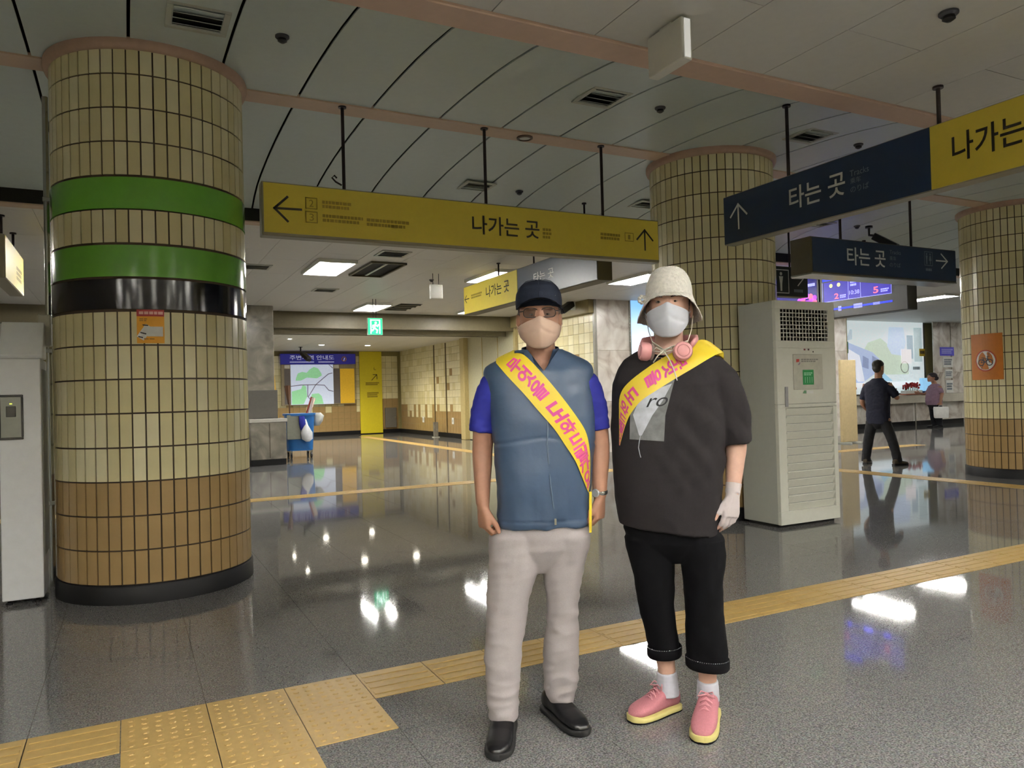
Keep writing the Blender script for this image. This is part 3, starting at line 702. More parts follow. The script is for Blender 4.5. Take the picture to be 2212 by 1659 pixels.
plate('green_sticker', mat('green_sticker', '#2c8f4f', .5), pl, fn, rect(-.07, .075, 1.315, 1.455))
faint(pl, mat('pale_green_print', '#9fd0ae', .6), panel_fn((0, yf-.0095, 0), (1, 0, 0), off=.0015), -.055, .06, 1.40, 1.432, 2)
fn2 = panel_fn((0, yf-.0095, 0), (1, 0, 0), off=.0015)
for k in range(4): strokes('sticker_print', MATS['pale_green_print'], pl, fn2, [[(-.04+k*.03, 1.335), (-.04+k*.03, 1.385)]], .006)
plate('maker_mark', mat('mark_red', '#cc4a3d', .5), pl, fn, [(-.15, 1.525), (-.11, 1.53), (-.108, 1.557), (-.148, 1.556)])
plate('maker_mark', mat('mark_violet', '#8f7d94', .5), pl, fn, [(-.128, 1.503), (-.10, 1.53), (-.098, 1.515), (-.115, 1.50)])
faint(pl, mat('print_grey', '#8b8b83', .6), fn, -.085, .14, 1.525, 1.56, 2)
fn = panel_fn((0, yf, 0), (1, 0, 0))
for k, m in enumerate((M_['paper'], mat('led_red', '#8c3030', .4), M_['paper'], mat('led_dark', '#5a3038', .4))): plate('indicator', m, t, fn, rect(-.065+k*.026, -.042+k*.026, 1.638, 1.653))
disc('indicator', M_['black'], t, fn, (.085, 1.625), .008)
plate('badge', mat('badge_green', '#6f9a72', .5), t, fn, [(-.07, 1.235), (-.02, 1.232), (-.02, 1.262), (-.05, 1.262)]); plate('badge', M_['paper'], t, fn, rect(-.018, .07, 1.232, 1.258))

# ================================================================== SLIM KIOSK AT THE LEFT EDGE
t = thing('card_machine', 'slim white card machine beside the banded column', 'machine', (-.64, 6.12, 0))
kw = mat('kiosk_white', '#f2f4f4', .35, var=.02)
MB().box(-.115, .12, -.22, .2, .03, 1.62).build('body', kw, t, bev=.008, segs=2)
MB().box(.121, .126, -.17, .15, .3, 1.55).build('side_panel', mat('kiosk_side', '#8c9084', .4), t)
MB().prism([(-.22, 1.62), (-.235, 1.64), (-.08, 1.875), (.02, 1.86), (.02, 1.62)], -.11, .135, Matrix(((0, 1, 0, 0), (1, 0, 0, 0), (0, 0, 1, 0), (0, 0, 0, 1)))).build('sloped_hood', kw, t, bev=.008, segs=2)
MB().box(.085, .165, .03, .12, 1.72, 1.94, Matrix.Rotation(R(0), 4, 'Z')).build('lamp_box', mat('kiosk_box', '#cdc9b6', .4), t, bev=.006)
b = MB(); ring(b, -.113, .02, 1.085, 1.38, -.105, .008, 1.10, 1.365, -.232, -.216); b.build('reader_frame', M_['black'], t, bev=.003)
MB().box(-.105, .008, -.226, -.216, 1.10, 1.365).build('reader_plate', mat('reader_grey', '#8f928c', .3, metal=.3), t)
MB().box(-.075, -.02, -.231, -.224, 1.235, 1.305).build('reader_window', M_['black'], t, bev=.002)
MB().box(-.055, -.04, -.23, -.225, 1.318, 1.324).build('reader_light', mat('reader_led', '#cfd85a', .4, emit=1.5), t)
for x, y in ((-.08, -.17), (.08, -.17), (-.08, .15), (.08, .15)): MB().lathe([(.022, 0), (.022, .012), (.012, .015), (.012, .035)], 12, Matrix.Translation((x, y, 0))).build('foot', M_['black'], t, smooth=40)
t = thing('steel_conduit', 'vertical polished steel pipe on the side of the banded column', 'pipe', (-.505, 6.375, 0))
MB().tube([(0, 0, 0), (0, 0, 3.55)], .02, 14).build('pipe', M_['steel'], t, smooth=50)
for z in (.6, 1.7, 2.8): MB().box(-.024, .024, -.024, .026, z-.015, z+.015).build('clamp', M_['steel'], t, bev=.003)

# ================================================================== NOTICES ON COLUMNS
def cyl_fn(cx, cy_, r, a0): return lambda u, v: Vector((cx+r*math.sin(a0+u/r), cy_-r*math.cos(a0+u/r), v))
def cyl_plate(name, m, parent, fn, u0, u1, v0, v1, n_=10):
    b = MB(); v = [fn(u0+(u1-u0)*k/n_, z) for z in (v0, v1) for k in range(n_+1)]
    b.add(v, [(k, k+1, n_+2+k, n_+1+k) for k in range(n_)]); return b.build(name, m, parent, fix=False)
t = thing('notice_sticker', 'small orange sticker with a red top on the banded column', 'sticker', (0, 0, 0))
a0 = math.atan2(.139-.18, 6.11-5.476)
orange = mat('sticker_orange', '#e3a019', .5); c1 = lambda k: cyl_fn(.18, 6.11, .642+.0012*k, a0)
cyl_plate('sheet', orange, t, c1(0), -.082, .082, 1.695, 1.90); cyl_plate('red_header', mat('sticker_red', '#a52a2c', .5), t, c1(1), -.082, .082, 1.872, 1.916)
faint(t, mat('pink_print', '#e9b9b0', .6), c1(2), -.068, .075, 1.880, 1.907, 1)
cyl_plate('white_panel', M_['paper'], t, c1(1), -.02, .074, 1.74, 1.805); strokes('phone_mark', M_['paper'], t, c1(1), [[(-.05, 1.745), (-.02, 1.79)]], .05)
strokes('phone_mark', M_['ink'], t, c1(2), [[(-.044, 1.815), (-.018, 1.812)], [(-.058, 1.765), (-.03, 1.757)], [(-.07, 1.738), (-.05, 1.733)]], .008)
faint(t, mat('brown_print', '#a3720f', .6), c1(1), -.04, .035, 1.717, 1.73, 1); faint(t, MATS['brown_print'], c1(1), -.066, -.02, 1.838, 1.86, 2)
t = thing('bicycle_notice', 'orange no-cycling notice on the right-hand column', 'sign', (0, 0, 0))
a3 = math.atan2(10.395-11.02, 6.13-6.17); c3 = lambda k: cyl_fn(11.02, 6.13, .643+.0015*k, a3)
cyl_plate('sheet', mat('notice_orange', '#c4741f', .45), t, c3(0), -.225, .225, 1.325, 1.95)
disc('red_ring', mat('notice_red', '#b4451c', .5), t, c3(1), (0, 1.585), .148, .13); disc('white_disc', M_['paper'], t, c3(1), (0, 1.585), .132)
dk = mat('notice_ink', '#3a3a40', .6)
for u in (-.058, .058): disc('bicycle_wheel', dk, t, c3(2), (u, 1.56), .046, .034)
strokes('bicycle_frame', dk, t, c3(2), [[(-.058, 1.56), (-.03, 1.61), (.035, 1.61), (0, 1.56), (-.03, 1.61)], [(-.058, 1.56), (0, 1.56)], [(.058, 1.56), (.028, 1.635), (.055, 1.64)], [(-.05, 1.625), (-.012, 1.625)]], .009)
strokes('bar_mark', dk, t, c3(2), [[(-.06, 1.47), (.06, 1.70)]], .006)

# ================================================================== FAR END OF THE CONCOURSE
t = thing('map_board', 'wall map board with a blue header on the far tiled wall', 'map board', (5.92, 26.4, 1.1)); o = t.location
Lb = lambda x0, x1, y0, y1, z0, z1: MB().box(x0-o.x, x1-o.x, y0-o.y, y1-o.y, z0-o.z, z1-o.z)
Lb(4.65, 7.2, 26.36, 26.49, 1.10, 2.51).build('frame', mat('board_frame', '#9a8f76', .4), t, bev=.01)
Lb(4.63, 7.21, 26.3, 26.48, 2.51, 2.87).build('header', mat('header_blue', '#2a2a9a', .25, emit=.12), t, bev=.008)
fn = panel_fn((-o.x, 26.30-o.y, -o.z), (1, 0, 0), off=.004)
text_on('lettering', '주변지역 안내도', mat('header_print', '#b9bfe6', .5, emit=.2), t, fn, 4.93, 6.45, 2.66, 2.82, .01); faint(t, MATS['header_print'], fn, 4.93, 5.75, 2.56, 2.61, 1); faint(t, MATS['header_print'], fn, 5.9, 6.45, 2.56, 2.61, 1)
disc('emblem', mat('emblem_orange', '#a0704a', .5), t, fn, (6.8, 2.69), .09, .06); strokes('emblem', MATS['header_print'], t, fn, [[(6.79, 2.63), (6.82, 2.72)]], .03)
Lb(4.75, 4.94, 26.345, 26.37, 1.14, 2.35).build('grey_strip', mat('board_grey', '#6b6668', .5), t); Lb(6.43, 6.65, 26.345, 26.37, 1.14, 2.35).build('grey_strip', MATS['board_grey'], t)
Lb(4.76, 4.93, 26.345, 26.37, 2.37, 2.49).build('white_tag', M_['paper'], t); Lb(6.45, 6.62, 26.345, 26.37, 2.37, 2.49).build('white_tag', M_['paper'], t)
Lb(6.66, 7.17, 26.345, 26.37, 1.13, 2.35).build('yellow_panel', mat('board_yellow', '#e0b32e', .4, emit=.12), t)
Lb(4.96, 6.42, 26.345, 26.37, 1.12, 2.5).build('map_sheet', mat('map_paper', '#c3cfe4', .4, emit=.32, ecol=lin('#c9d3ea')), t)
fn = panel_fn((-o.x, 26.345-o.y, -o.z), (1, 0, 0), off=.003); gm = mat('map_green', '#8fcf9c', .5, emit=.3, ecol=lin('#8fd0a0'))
def blob(pts): plate('map_area', gm, t, fn, pts)
blob([(5.12, 1.95), (5.14, 2.05), (5.2, 2.2), (5.35, 2.25), (5.5, 2.22), (5.6, 2.33), (5.75, 2.42), (5.9, 2.36), (6.0, 2.2), (6.02, 2.12), (5.85, 2.02), (5.5, 2.05), (5.3, 1.95)])
blob([(4.98, 1.13), (5.38, 1.14), (5.5, 1.4), (5.47, 1.75), (5.36, 1.8), (5.3, 1.66), (4.98, 1.58)]); blob([(5.64, 1.13), (6.06, 1.13), (6.0, 1.4), (5.9, 1.5), (5.66, 1.48), (5.63, 1.35)])
strokes('map_road', mat('map_road', '#8a86a0', .5), t, panel_fn((-o.x, 26.345-o.y, -o.z), (1, 0, 0), off=.005), [[(4.97, 1.76), (5.3, 1.80), (5.8, 1.8), (6.1, 1.78), (6.25, 1.6), (6.4, 1.56)], [(5.55, 1.4), (5.8, 1.8), (6.25, 2.17), (6.38, 2.2)], [(5.53, 1.78), (5.52, 1.4), (5.62, 1.28)], [(6.28, 2.49), (6.4, 2.38)]], .026)
t = thing('wall_sign', 'tall bright yellow exit panel on the far tiled wall', 'sign', (7.79, 26.44, 0)); o = t.location
MB().box(-.405, .405, -.03, .04, .03, 2.96).build('panel', mat('panel_yellow', '#e2d22c', .4, var=.03), t)
fn = panel_fn((0, -.03, 0), (1, 0, 0), off=.004)
strokes('arrow', M_['ink'], t, fn, [[(.03, 1.93), (.22, 2.13)], [(.08, 2.13), (.22, 2.13), (.22, 1.97)]], .022); strokes('corner_mark', M_['ink'], t, fn, [[(.12, 2.38), (.12, 2.31), (.18, 2.30)]], .014)
faint(t, M_['inkfaint'], fn, -.2, .3, 1.74, 1.86, 2); faint(t, M_['inkfaint'], fn, -.15, .27, 1.3, 1.5, 3)
t = thing('wall_cabinet', 'grey steel hatch low on the far tiled wall', 'cabinet', (8.5, 26.44, .2)); MB().box(-.2, .22, -.02, .04, 0, .72).build('door', mat('hatch_steel', '#6f6c64', .4), t, bev=.004); MB().box(.15, .18, -.035, -.02, .3, .4).build('latch', M_['steel'], t)
for y, z, lb in ((24.0, .42, 'white socket plate on the side wall near the corner'), (21.4, .42, 'white socket plate on the side wall nearer the post')):
    t = thing('socket_plate', lb, 'socket', (8.865, y, z)); MB().box(-.012, .0, -.08, .08, 0, .2).build('plate', M_['white'], t, bev=.003); MB().box(-.016, -.012, -.04, .04, .06, .14).build('socket', M_['grey'], t)
t = thing('paper_notice', 'white paper notice on the door behind the capped man', 'notice', (8.835, 18.0, 1.1)); MB().box(-.004, 0, -.38, .32, 0, .95).build('sheet', M_['paper'], t)
faint(t, M_['inkgrey'], panel_fn((-.004, 0, 0), (0, -1, 0)), -.3, .3, .2, .8, 6)

t = thing('floor_post', 'short grey post standing against the tiled side wall', 'post', (8.6, 22.2, 0)); MB().box(-.07, .07, -.05, .05, .02, .48).build('post', M_['greystone'], t, bev=.01); MB().box(-.1, .1, -.08, .08, 0, .02).build('foot', M_['grey'], t)
# grey stone pier with cabinet, cleaning cart, leaning board
structure(MB().box(1.3, 2.72, 16.2, 17.08, 0, 3.27).build('wall_pier', M_['greystone'], bev=.01))
t = thing('low_cabinet', 'pale grey low cabinet in front of the stone pier', 'cabinet', (2.5, 15.85, 0))
MB().box(-.36, .33, -.25, .25, .12, .86).build('body', M_['greystone'], t, bev=.008); MB().box(-.38, .35, -.27, .27, .86, .93).build('top', mat('cabinet_top', '#c7c4bb', .3), t, bev=.008)
MB().box(-.35, .32, -.24, .25, 0, .12).build('plinth', M_['skirting'], t); MB().box(.0, .01, -.256, -.25, .15, .84).build('door_gap', M_['grout'], t)
t = thing('display_board', 'dark grey board standing on the low cabinet', 'board', (2.42, 15.9, .93)); MB().box(-.32, .3, -.02, .02, 0, .58).build('board', mat('slate_board', '#5c5a55', .4), t, bev=.004); MB().box(-.2, .2, -.02, .14, 0, .015).build('stand', M_['black'], t)
t = thing('bench', 'brown wooden bench end beside the low cabinet', 'bench', (1.9, 15.5, 0))
MB().box(-.35, .16, -.2, .2, .4, .46).build('seat', mat('brown_wood', '#7a5238', .5), t, bev=.006); MB().box(-.35, .16, .16, .2, .46, .85).build('backrest', MATS['brown_wood'], t, bev=.006)
for x in (-.3, .12):
    for y in (-.16, .15): MB().box(x-.025, x+.025, y-.025, y+.025, 0, .4).build('leg', M_['black'], t)
t = thing('leaning_board', 'orange and yellow board leaning behind the cleaning cart', 'board', (3.05, 17.9, 0))
Mx = Matrix.Rotation(R(-4), 4, 'Y')
MB().box(-.06, .06, -.02, .02, 0, 2.25, Mx).build('board', mat('board_rust', '#8a4a1c', .5), t, bev=.004); MB().box(.0, .085, -.025, -.015, .75, 2.2, Mx).build('front_sheet', mat('sheet_yellow', '#e3b638', .5), t)
t = thing('cleaning_cart', 'blue cleaning cart with bags and brooms by the stone pier', 'cart', (3.42, 17.3, 0))
blue = mat('cart_blue', '#1a63a8', .45)
MB().loft([(0, 0, .16, .27, .22, 5), (0, 0, .5, .29, .24, 5), (0, 0, .95, .31, .26, 5), (0, 0, .97, .31, .26, 5)], 32).build('bin', blue, t, smooth=50)
MB().loft([(0, 0, .94, .335, .285, 5), (0, 0, .99, .335, .285, 5)], 32).build('rim', blue, t, smooth=50)
MB().box(-.32, -.02, -.275, -.255, .42, .96).build('grey_panel', mat('cart_grey', '#7d8076', .5), t, bev=.006)
for x in (-.22, .22):
    for y in (-.18, .18):
        wv = MB().tube([(x-.018, y, .06), (x+.018, y, .06)], .06, 16).build('wheel', M_['black'], t, smooth=40); MB().box(x-.025, x+.025, y-.02, y+.02, .1, .17).build('caster', M_['steel'], wv)
MB().loft([(.12, -.3, .36, .04, .03), (.11, -.31, .42, .12, .05), (.1, -.3, .56, .13, .06), (.08, -.29, .72, .06, .04), (.07, -.28, .86, .03, .02)], 20).build('white_bag', mat('bag_white', '#e3e6ea', .5), t, smooth=True)
MB().loft([(.02, -.29, .62, .05, .02), (.02, -.3, .75, .08, .035), (.0, -.28, .93, .06, .03)], 16).build('blue_cloth', mat('cloth_blue', '#1c2690', .8), t, smooth=True)
MB().loft([(.38, -.05, .7, .06, .08), (.4, -.05, .8, .12, .1), (.42, -.05, .92, .13, .1), (.38, -.05, .99, .1, .08)], 16).build('pale_bag', mat('bag_grey', '#b6bab6', .5), t, smooth=True)
MB().tube([(-.18, .05, .6), (-.2, .1, 1.5)], .014, 8).tube([(-.2, .1, 1.2), (-.21, .12, 1.45), (-.22, .13, 1.62)], [.02, .05, .07], 8).build('broom', mat('broom_brown', '#5a3a22', .7), t, smooth=40)
MB().tube([(.1, .05, .7), (.3, 0, 1.35)], [.03, .03], 8).build('red_stick', mat('stick_red', '#b0442c', .6), t, smooth=40); MB().tube([(.17, .0, .8), (.33, -.04, 1.33)], [.03, .045], 8).build('white_stick', mat('stick_white', '#e8d2c4', .6), t, smooth=40)

# light-box advert by the marble pier
t = thing('light_box', 'pale blue light-box advert beside the marble pier', 'light box', (10.25, 13.42, 1.2))
MB().box(-.5, .5, -.04, .06, 0, 2.1).build('frame', M_['steel'], t, bev=.006)
def skysheet():
    m = D.materials.new('printed_sky'); m.use_nodes = True; n = m.node_tree.nodes; l = m.node_tree.links; b = n['Principled BSDF']
    tc = n.new('ShaderNodeTexCoord'); nz = n.new('ShaderNodeTexNoise'); nz.inputs['Scale'].default_value = 1.2; l.new(tc.outputs['Object'], nz.inputs['Vector'])
    sx = n.new('ShaderNodeSeparateXYZ'); l.new(tc.outputs['Object'], sx.inputs[0]); ad = n.new('ShaderNodeMath'); ad.operation = 'MULTIPLY_ADD'; l.new(nz.outputs['Fac'], ad.inputs[0]); ad.inputs[1].default_value = .8; l.new(sx.outputs['Z'], ad.inputs[2])
    rp = n.new('ShaderNodeValToRGB'); mr = n.new('ShaderNodeMapRange'); mr.inputs['From Min'].default_value = 1.2; mr.inputs['From Max'].default_value = 2.5; l.new(ad.outputs[0], mr.inputs[0]); l.new(mr.outputs[0], rp.inputs[0])
    rp.color_ramp.elements[0].color = lin('#dfe6f4')+(1,); rp.color_ramp.elements[1].color = lin('#77b4ec')+(1,)
    l.new(rp.outputs[0], b.inputs['Base Color']); l.new(rp.outputs[0], b.inputs['Emission Color']); b.inputs['Emission Strength'].default_value = .75
    return m
MB().box(-.47, .47, -.045, -.038, .03, 2.07).build('lit_sheet', skysheet(), t)

# departure screens
def screen(y0, y1, z0, z1, x, label, main=True):
    t = thing('departure_screen', label, 'screen', (x, (y0+y1)/2, z0), 0, 'hanging departure screens'); o = t.location
    MB().box(.0, .22, y0-o.y, y1-o.y, 0, z1-z0).build('housing', M_['black'], t, bev=.01)
    MB().tube([(.1, 0, z1-z0), (.1, 0, (vz(abs(o.y-YC)) if o.y < 8.5 else 3.27)-z0)], .03, 10).build('hanger_rod', M_['rod'], t)
    fn0 = panel_fn((0, -o.y, -o.z), (0, -1, 0), off=.004); return t, (lambda u, v: fn0(-u, v)), (lambda u, v: fn0(-u, v)+Vector((-.004, 0, 0)))
t, fn, fn2 = screen(7.22, 8.80, 2.40, 3.19, 10.3, 'blue departure screen showing 10:38 behind the platform sign')
vi = mat('screen_violet', '#2a1f8c', .4, emit=.5, ecol=lin('#3a2cc0')); bl = mat('screen_blue', '#2030ff', .4, emit=1.0, ecol=lin('#2338ff')); lt = mat('screen_light', '#9aa0ff', .4, emit=1.0, ecol=lin('#9a9cff')); rd = mat('screen_red', '#ff6a86', .4, emit=1.0, ecol=lin('#ff6a86')); ye = mat('screen_yellow', '#e8f0a0', .4, emit=.8, ecol=lin('#e8f0a0'))
plate('header_bar', bl, t, fn, rect(8.74, 8.2, 3.02, 3.12)); plate('left_panel', vi, t, fn, rect(8.72, 8.245, 2.685, 3.0)); plate('clock_panel', vi, t, fn, rect(8.235, 8.02, 2.685, 3.0)); plate('right_panel', vi, t, fn, rect(8.01, 7.49, 2.68, 3.0))
strokes('panel_lines', lt, t, fn2, [[(8.74, 3.0), (8.74, 2.68), (7.48, 2.675), (7.48, 3.0)], [(8.24, 2.68), (8.24, 3.01)], [(8.015, 2.68), (8.015, 3.01)]], .008)
text_on('lettering', '2', rd, t, fn2, 8.508, 8.425, 2.71, 2.80, .02); text_on('lettering', '5', rd, t, fn2, 7.79, 7.70, 2.71, 2.81, .02); text_on('lettering', '10:38', lt, t, fn2, 8.224, 8.035, 2.745, 2.81, .01)
for u0, u1 in ((8.40, 8.28), (7.66, 7.52)): faint(t, lt, fn2, u0, u1, 2.71, 2.77, 2)
faint(t, lt, fn2, 8.20, 8.06, 2.87, 2.97, 2); faint(t, lt, fn2, 7.58, 7.52, 2.88, 2.92, 1)
for u in (8.57, 8.42): disc('train_mark', ye, t, fn2, (u, 2.935), .032)
plate('train_mark', ye, t, fn2, rect(7.90, 7.72, 2.955, 2.995))
strokes('route_line', bl, t, fn2, [[(8.72, 2.545), (7.48, 2.555)]], .028); plate('route_stop', lt, t, fn2, rect(8.15, 7.99, 2.52, 2.59)); plate('route_stop', lt, t, fn2, rect(8.44, 8.38, 2.51, 2.585)); plate('route_stop', lt, t, fn2, rect(7.80, 7.68, 2.535, 2.57)); plate('route_stop', lt, t, fn2, rect(8.70, 8.64, 2.51, 2.56))
t, fn, fn2 = screen(8.86, 10.4, 2.42, 3.19, 10.35, 'purple advert screen behind the small toilet sign')
plate('picture', mat('screen_dark', '#0e0a50', .4, emit=.3, ecol=lin('#1a12a0')), t, fn, rect(10.36, 8.9, 2.64, 3.15)); faint(t, lt, fn2, 9.15, 8.93, 2.98, 3.05, 1); pk = mat('screen_pink', '#c05ae0', .4, emit=.6, ecol=lin('#b04ae8'))
for k in range(9): disc('flower_shape', pk if k % 3 else rd, t, fn2, (8.95+.08*(k % 5), 2.72+.05*(k // 3)+.02*(k % 2)), .05, seg=12)
plate('caption_bar', pk, t, fn2, rect(10.3, 9.0, 2.64, 2.70)); faint(t, lt, fn2, 10.2, 9.05, 2.65, 2.69, 1)

# ================================================================== TICKET OFFICE
t = thing('partition_board', 'plain beige board standing left of the man in navy', 'board', (14.43, 11.65, 0)); MB().box(-.25, .25, -.03, .03, .03, 1.87).build('board', mat('board_beige', '#cdb98c', .6), t, bev=.006)
for x in (-.18, .18): MB().box(x-.03, x+.03, -.2, .2, 0, .03).build('foot', M_['grey'], t)
t = thing('service_counter', 'marble-fronted ticket counter below the lit mural', 'counter', (20.7, 15.1, 0)); o = t.location
for k in range(8): MB().box(17.2-o.x+k*.87, 17.2-o.x+k*.87+.865, -.02, .27, .14, .70).build('front_slab', M_['marble'], t, bev=.003)
MB().box(17.2-o.x, 24.16-o.x, -.17, .28, .70, .96).build('ledge', mat('pale_marble', '#d8d2c2', .25, var=.08, scale=3), t, bev=.01); MB().box(17.2-o.x, 24.16-o.x, 0.02, .27, 0, .14).build('plinth', M_['skirting'], t)
MB().tube([(.85, -.12, 0), (.85, -.12, .70)], .02, 10).build('steel_post', M_['steel'], t, smooth=50)
t = thing('mural_window', 'big backlit window mural of a train over the ticket counter', 'mural', (21.1, 15.72, .97)); o = t.location
MB().box(-2.09, 2.09, -.02, .03, 0, 2.38).build('frame', M_['steel'], t, bev=.01)
def em(name, c, e=.45): return mat(name, c, .35, emit=e, ecol=lin(c))
MB().box(-1.98, 1.98, -.03, -.02, .04, 2.34).build('lit_sheet', em('mural_pale', '#d3dee0'), t)
fm = lambda k: panel_fn((-o.x, 15.69-o.y, -o.z), (1, 0, 0), off=.002+.002*k)
plate('painted_hill', em('mural_green', '#c3d2c0'), t, fm(0), [(19.9, 2.0), (20.4, 2.6), (21.0, 2.75), (21.6, 2.4), (22.3, 2.2), (22.3, 1.6), (19.9, 1.6)])
plate('painted_sky', em('mural_sky', '#c4d3ea'), t, fm(1), [(21.3, 2.5), (21.5, 2.25), (22.0, 2.2), (22.2, 2.6), (22.1, 3.1), (21.4, 3.1)])
plate('painted_tower', em('mural_slate', '#9fb3bd'), t, fm(1), rect(22.25, 22.55, 2.1, 2.85)); plate('painted_tower', em('mural_slate2', '#b0c2c4'), t, fm(1), rect(22.6, 23.0, 2.0, 3.1)); plate('painted_bridge', em('mural_grey', '#b6c4cc'), t, fm(1), [(19.14, 2.6), (19.7, 2.7), (19.7, 3.0), (19.6, 3.0), (19.5, 2.8), (19.14, 2.72)])
plate('painted_train', em('mural_train', '#aebddc'), t, fm(2), [(19.14, 2.75), (19.5, 2.6), (20.6, 2.3), (20.9, 2.1), (20.95, 1.75), (20.5, 1.55), (20.1, 1.35), (19.14, 1.35)]); plate('painted_train_side', em('mural_white', '#e4e8f4'), t, fm(3), [(19.14, 2.55), (20.0, 2.2), (20.2, 1.4), (19.9, 1.4), (19.14, 2.2)])
for x in (20.25, 20.68): plate('painted_window', em('mural_dark', '#8795b8'), t, fm(3), [(x-.14, 1.85), (x+.14, 1.78), (x+.16, 2.1), (x-.1, 2.2)])
plate('painted_sail', em('mural_blue', '#9cc6e0'), t, fm(3), [(20.7, 1.4), (20.95, 1.75), (21.5, 1.4)]); plate('glass_ledge', em('mural_ledge', '#eef2f6'), t, fm(4), rect(19.14, 23.05, 1.22, 1.36))
disc('round_speaker', M_['grey'], t, fm(5), (22.1, 1.83), .2, .17, sq=.95); plate('window_notice', em('mural_note', '#e3ddde', .5), t, fm(5), rect(21.95, 22.45, 1.95, 2.4)); faint(t, M_['inkgrey'], fm(6), 22.5, 22.85, 1.72, 1.86, 1)
# things on the counter
t = thing('flower_box', 'red flowers in a white planter on the ticket counter', 'flowers', (21.4, 14.98, .962))
MB().box(-.38, .38, -.1, .1, 0, .13).build('planter', M_['white'], t, bev=.008); MB().box(-.40, .40, -.11, .11, 0, .03).build('tray', mat('terracotta', '#b46a4c', .6), t)
random.seed(3); fl = mat('flower_red', '#b0222a', .6)
for k in range(14):
    x = -.33+.05*k; z = .22+random.uniform(0, .1); b = MB()
    for q in range(5):
        a = q*1.256; b.ball((x+.045*math.cos(a), random.uniform(-.05, .05), z+.045*math.sin(a)), (.038, .02, .038), 8, 5)
    b.build('flower', fl, t, smooth=True)
for k in range(8): x = -.3+.085*k; MB().tube([(x, 0, .1), (x, 0, .24)], .012, 5).build('stem', mat('leaf_green', '#3c6a34', .6), t)
t = thing('ticket_monitor', 'small blue screen box at the right of the red flowers', 'monitor', (22.1, 15.0, .962)); MB().box(-.2, .22, -.06, .06, .1, .5).build('screen', em('monitor_blue', '#8fc4ea', .5), t, bev=.01); MB().box(-.18, .24, -.08, .1, 0, .1).build('base', mat('monitor_base', '#2a3560', .4), t, bev=.01)
t = thing('flower_box', 'red flowers in a pot at the counter end behind the man in navy', 'flowers', (18.75, 14.98, .962)); MB().lathe([(.08, 0), (.11, .14), (.1, .14)], 16).build('pot', M_['white'], t, smooth=40)
for k in range(6): MB().ball((.1*math.cos(k), .06*math.sin(k*2), .24+.03*(k % 3)), .06, 8, 6).build('flower', fl, t, smooth=True)
def wall_note(x0, x1, z0, z1, m, label, ink=None, y=15.415, rows=3):
    t = thing('wall_notice', label, 'notice', ((x0+x1)/2, y, z0)); w = (x1-x0)/2; MB().box(-w, w, -.01, 0, 0, z1-z0).build('sheet', m, t)
    faint(t, ink or M_['inkgrey'], panel_fn((0, -.01, 0), (1, 0, 0), off=.003), -w*.8, w*.8, (z1-z0)*.2, (z1-z0)*.8, rows)
wall_note(23.5, 24.22, 2.18, 2.46, mat('note_blue', '#4a46b8', .5, emit=.1), 'blue notice heading the stack on the marble pier', mat('note_blueprint', '#a9a8e8', .6))
wall_note(23.63, 24.15, 1.80, 2.15, M_['paper'], 'white notice directly under the blue notice'); wall_note(23.72, 24.12, 1.45, 1.73, M_['paper'], 'white notice in the middle of the marble pier stack'); wall_note(23.75, 24.12, .97, 1.38, M_['paper'], 'lowest white notice beside the woman in mauve')
wall_note(19.16, 19.47, 2.27, 2.62, mat('note_green', '#2f7a55', .5), 'green notice at the left edge of the mural', mat('note_greenprint', '#a9cdb8', .6), 15.66); wall_note(22.82, 23.09, 2.18, 2.42, mat('note_yellow', '#e2bd2a', .5), 'yellow notice at the right edge of the mural', M_['ink'], 15.66, 1)
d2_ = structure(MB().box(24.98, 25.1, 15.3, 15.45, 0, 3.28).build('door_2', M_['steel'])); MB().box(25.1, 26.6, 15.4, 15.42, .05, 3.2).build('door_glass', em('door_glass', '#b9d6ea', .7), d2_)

# ================================================================== PEOPLE
from mathutils.bvhtree import BVHTree
def fuse(mb, vox, it=4, fac=.5):
    """one continuous surface from overlapping closed volumes"""
    me0 = mb.mesh('fuse_tmp'); o = D.objects.new('fuse_tmp', me0); COL.objects.link(o)
    m = o.modifiers.new('r', 'REMESH'); m.mode = 'VOXEL'; m.voxel_size = vox
    s = o.modifiers.new('s', 'SMOOTH'); s.iterations = it; s.factor = fac
    me = D.meshes.new_from_object(o.evaluated_get(bpy.context.evaluated_depsgraph_get()))
    D.objects.remove(o); D.meshes.remove(me0); me.materials.clear(); shade(me); return me
def wrinkle(me, fn):
    me.update(); nn = [v.normal.copy() for v in me.vertices]
    for v, n_ in zip(me.vertices, nn): v.co += n_*fn(v.co)
    me.update()
def cut(me, cond):
    bm = bmesh.new(); bm.from_mesh(me); bmesh.ops.delete(bm, geom=[v for v in bm.verts if cond(v.co)], context='VERTS'); bm.to_mesh(me); bm.free(); return me
def vcut(me, x0, z0, k, ztop):
    bm = bmesh.new(); bm.from_mesh(me)
    for n_ in ((1, 0, -k), (-1, 0, -k)) if k else (): bmesh.ops.bisect_plane(bm, geom=bm.verts[:]+bm.edges[:]+bm.faces[:], plane_co=(x0, 0, z0), plane_no=n_)
    bmesh.ops.bisect_plane(bm, geom=bm.verts[:]+bm.edges[:]+bm.faces[:], plane_co=(0, 0, ztop), plane_no=(0, 0, 1))
    kill = [f for f in bm.faces if (lambda c: c.z > ztop or (c.y < .0 and abs(c.x-x0) < (c.z-z0)*k))(f.calc_center_median())]
    bmesh.ops.delete(bm, geom=kill, context='FACES'); bm.to_mesh(me); bm.free(); shade(me)
